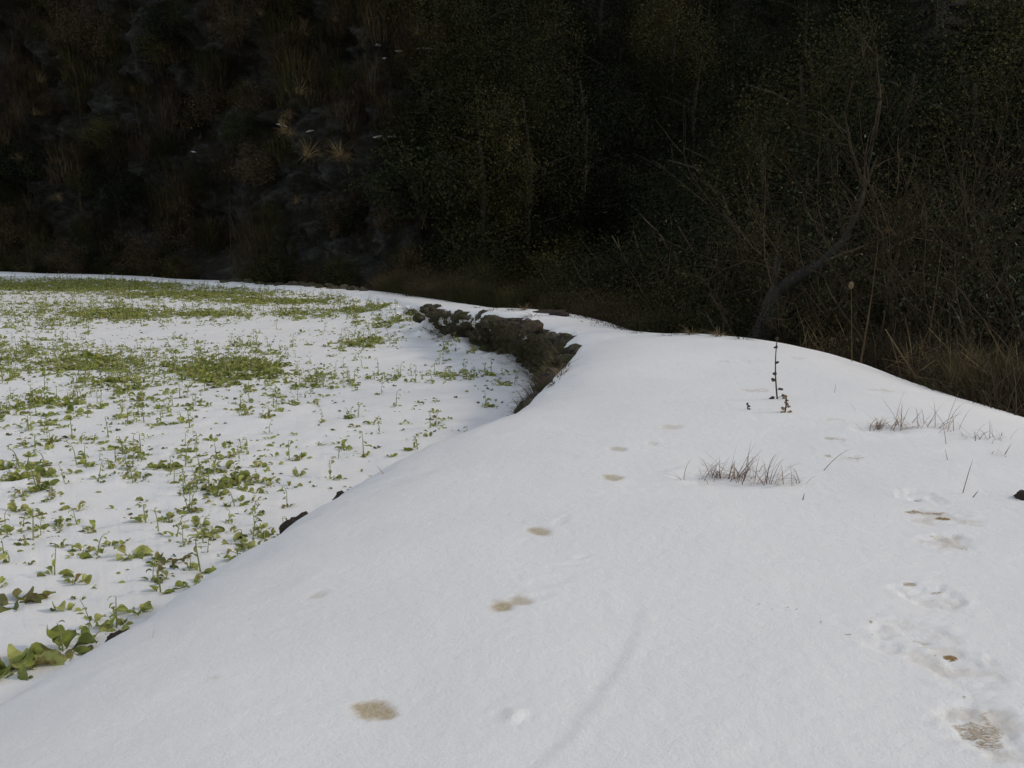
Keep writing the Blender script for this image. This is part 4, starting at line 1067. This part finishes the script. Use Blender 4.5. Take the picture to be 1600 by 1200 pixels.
big_plant(140, 965, "short leafy plant between the big leafy plant and the tall leafy stalk", [(150, 15, .11, .07, 1.4, .6, 0), (40, 50, .09, .06, 1.0, .6, 0), (-20, 15, .12, .06, 1.3, .6, 0), (-90, 20, .1, .06, 1.3, .6, 0)])

for px, py, lab in ((64, 1022, "leafy plant filling the gap between the corner clump and the large leafy plant"), (150, 985, "low green leaves tucked against the bank right of the large leafy plant"), (215, 950, "small green leaves beside the bank right of the tall leafy stalk"), (300, 912, "small leafy plant left of the rabbit eared plant")):
    big_plant(px, py, lab, [(a_ + U(-30, 30), U(15, 55), U(.09, .15), U(.05, .085), U(.8, 1.8), .5, U(-.4, .4)) for a_ in (0, 75, 150, 220, 290)])

# ------------------------------------------------------------------ things growing through the snow on the bank
def bank_pt(px, py):
    x, y = on_bank(px, py); return x, y, bank_z(x, y)
def clump(name, px, py, wpx, hpx, n, label, seed_groups):
    x, y, z = bank_pt(px, py); root = empty(name, (x, y, z)); tag(root, label, "grass clump")
    m_ = MB(); dst = math.hypot(x, y); mpp = dst / FPX
    for gx_, gy_, gn, gl, spread in seed_groups:
        for k in range(gn):
            bx = (gx_ + rng.normal() * spread) * mpp; by = (gy_ + rng.normal() * spread * 0.5) * mpp * 2.2
            bz = bank_z(x + bx, y + by) - z - 0.01
            L = gl * mpp * U(0.45, 1.2); lean = min(1.3, abs(rng.normal()) * 0.55) if U(0, 1) < 0.68 else U(0.6, 1.25)
            blade(m_, (bx, by, bz), (U(0, 6.28) if U(0, 1) < 0.5 else (U(-.6, .6) + (math.pi if U(0, 1) < 0.5 else 0))), lean, L, U(0.003, 0.0055), U(0.1, 2.6) * (1 if U(0, 1) < 0.7 else 0.2), 7)
    link("blades", m_.mesh("blades", M_REDGRASS), root)
    return root
clump("grass_clump", 1150, 742, 210, 60, 80, "larger frosted reddish grass clump in the middle of the snow bank", [(4, 0, 38, 62, 15), (-30, 5, 20, 48, 8), (36, -10, 26, 56, 13), (-55, -2, 5, 45, 6), (-85, -8, 3, 55, 3), (85, -16, 7, 40, 7), (60, -20, 6, 60, 8), (25, 15, 7, 28, 12), (-35, 12, 14, 22, 10), (40, 18, 3, 30, 8), (15, 5, 14, 20, 10)])
clump("grass_clump", 1395, 665, 110, 45, 60, "frosted grass clump with a brown tussock behind the larger clump", [(-20, 2, 46, 24, 5), (0, -4, 10, 60, 8), (22, 0, 12, 40, 6), (60, 4, 14, 48, 10), (85, -6, 6, 60, 8), (-40, -4, 4, 30, 4), (10, 2, 8, 30, 10)])
clump("grass_clump", 1545, 680, 60, 20, 20, "sparse low row of grass blades at the right of the tussock clump", [(-22, -6, 8, 30, 9), (-6, -4, 8, 30, 9), (8, 0, 6, 26, 8)])
clump("grass_clump", 1560, 706, 20, 16, 8, "few short bent blades below the sparse row of grass at right", [(0, 0, 9, 20, 7)])
for i, (px, py, L, az, lean, dr, lab) in enumerate([(1503, 768, .20, 0.4, .25, .1, "single tall grass blade above the boot prints"), (1285, 732, .24, 0.3, .75, .8, "single arching grass blade right of the larger clump"), (1253, 778, .05, .8, .4, 0, "short grass stub below the larger clump"),
        (1482, 715, .09, 3.4, .3, 0, "short grass blade below the sparse grass row"), (1480, 690, .16, 3.4, .2, .2, "thin grass blade between the two right hand clumps"), (237, 993, .06, 0.3, .25, 0, "short brown blade on the left slope of the bank"), (388, 966, .025, 0.2, .2, 0, "tiny brown blade tip on the left slope of the bank"),
        (1305, 610, .09, 0.2, .05, 0, "thin upright grass blade near the crest of the bank"), (1340, 638, .10, 2.8, .6, 0, "leaning grass blade above the tussock clump"), (1518, 776, .07, .5, .9, 0, "low leaning blade right of the tall single blade"), (5, 1092, .05, 0.3, .8, 1, "dark blade tip at the lower left edge of the bank"),
        (598, 738, .08, 2.6, .8, .1, "dark twig lying at the bank edge above the crops"), (1461, 778, .08, 2.9, 1.3, .1, "dark blade lying in the upper boot print")]):
    x, y, z = bank_pt(px, py); m_ = MB(); blade(m_, (0, 0, -0.01), az, lean, L, 0.006, dr, 6)
    o = link("grass_sprout", m_.mesh("grass_sprout", M_REDGRASS)); o.location = (x, y, z); tag(o, lab, "grass blade", "single grass blades on the bank")
# seed stems
def seed_stem(px, py, h, label, pods, bend):
    x, y, z = bank_pt(px, py); root = empty("seed_stem", (x, y, z)); tag(root, label, "dry plant", "dry seed stems on the bank")
    m_ = MB(); P = [np.array((bend * math.sin(t * 2.2), 0, h * t - 0.02)) for t in np.linspace(0, 1, 9)]
    tube(m_, P, np.linspace(0.007, 0.004, 9), 5)
    q_ = []
    for t, dx, sz in pods:
        q1 = MB(); q_.append(q1); sz *= 0.8 if h > 0.2 else 0.6
        i = t * 8; a = P[int(min(i, 7))]; b = P[int(min(i, 7)) + 1]; c = a + (b - a) * (i - int(min(i, 7))); e = c + np.array((dx, U(-.01, .01), 0.012))
        tube(m_, [c, e], [0.003, 0.002], 3)
        for k in range(3):
            v = ICO_V[:, :] * np.array((sz, sz, sz * U(0.7, 1.2))) * (1 + 0.35 * fbm(ICO_V[:, 0] * 2.5 + k + t * 9, ICO_V[:, 1] * 2.5, ICO_V[:, 2] * 2.5, o=2))[:, None]
            q1.add(v + e + rng.normal(size=3) * sz * 0.7, None, ICO_T)
    M_POD = bpy.data.materials.get("seed_pod") or leaf_mat("seed_pod", (0.02, 0.014, 0.012), (0.045, 0.033, 0.028), (0.085, 0.065, 0.05), 40, 0.8, 0, 0.1)
    link("stem", m_.mesh("stem", M_POD), root)
    for qm in q_: link("seed_pod", qm.mesh("seed_pod", M_POD if h > 0.2 or h < 0.1 else M_TAN), root)
seed_stem(1217, 620, 0.50, "tall thin dry stem with small dark seed pods up its length", [(0.02, -.035, .014), (0.06, .05, .014), (0.02, -.05, .012), (.18, .028, .013), (.32, -.026, .013), (.42, -.004, .012), (.6, .014, .009), (.85, -.006, .011), (.98, .004, .012)], -0.03)
seed_stem(1227, 641, 0.13, "short bushy dry seed plant at the foot of the tall thin stem", [(0.05, -.02, .018), (0.1, .03, .016), (.3, -.01, .015), (.5, .012, .013), (.4, .02, .012), (.7, 0, .012), (.95, .0, .012), (.9, -.02, .01)], 0.01)
seed_stem(1172, 637, 0.055, "tiny dark dry sprig on the snow left of the tall thin stem", [(.1, .008, .012), (.6, .004, .012), (1.0, -.008, .010)], -0.012)
x, y, z = bank_pt(835, 490); TUFTS[2].put((x, y, z - 0.03), 0.5, (0.6, 0.4, 0.16), "low dark grass patch on the snowy path left of the dark flat rock")
for i, (px, py) in enumerate(((886, 552), (884, 566), (876, 580), (868, 592), (893, 540), (800, 478), (770, 474), (1000, 514), (1080, 516), (1050, 517), (820, 478), (745, 470), (1120, 518), (1160, 521))):
    x, y, z = bank_pt(px, py + 3); TUFTS[(0, 2)[i % 2]].put((x, y, z - 0.03), U(0, 6), (0.35, 0.35, U(.14, .28)), "small dry grass sprig at the vegetated rim of the snow path", "grass sprigs along the snow rim")
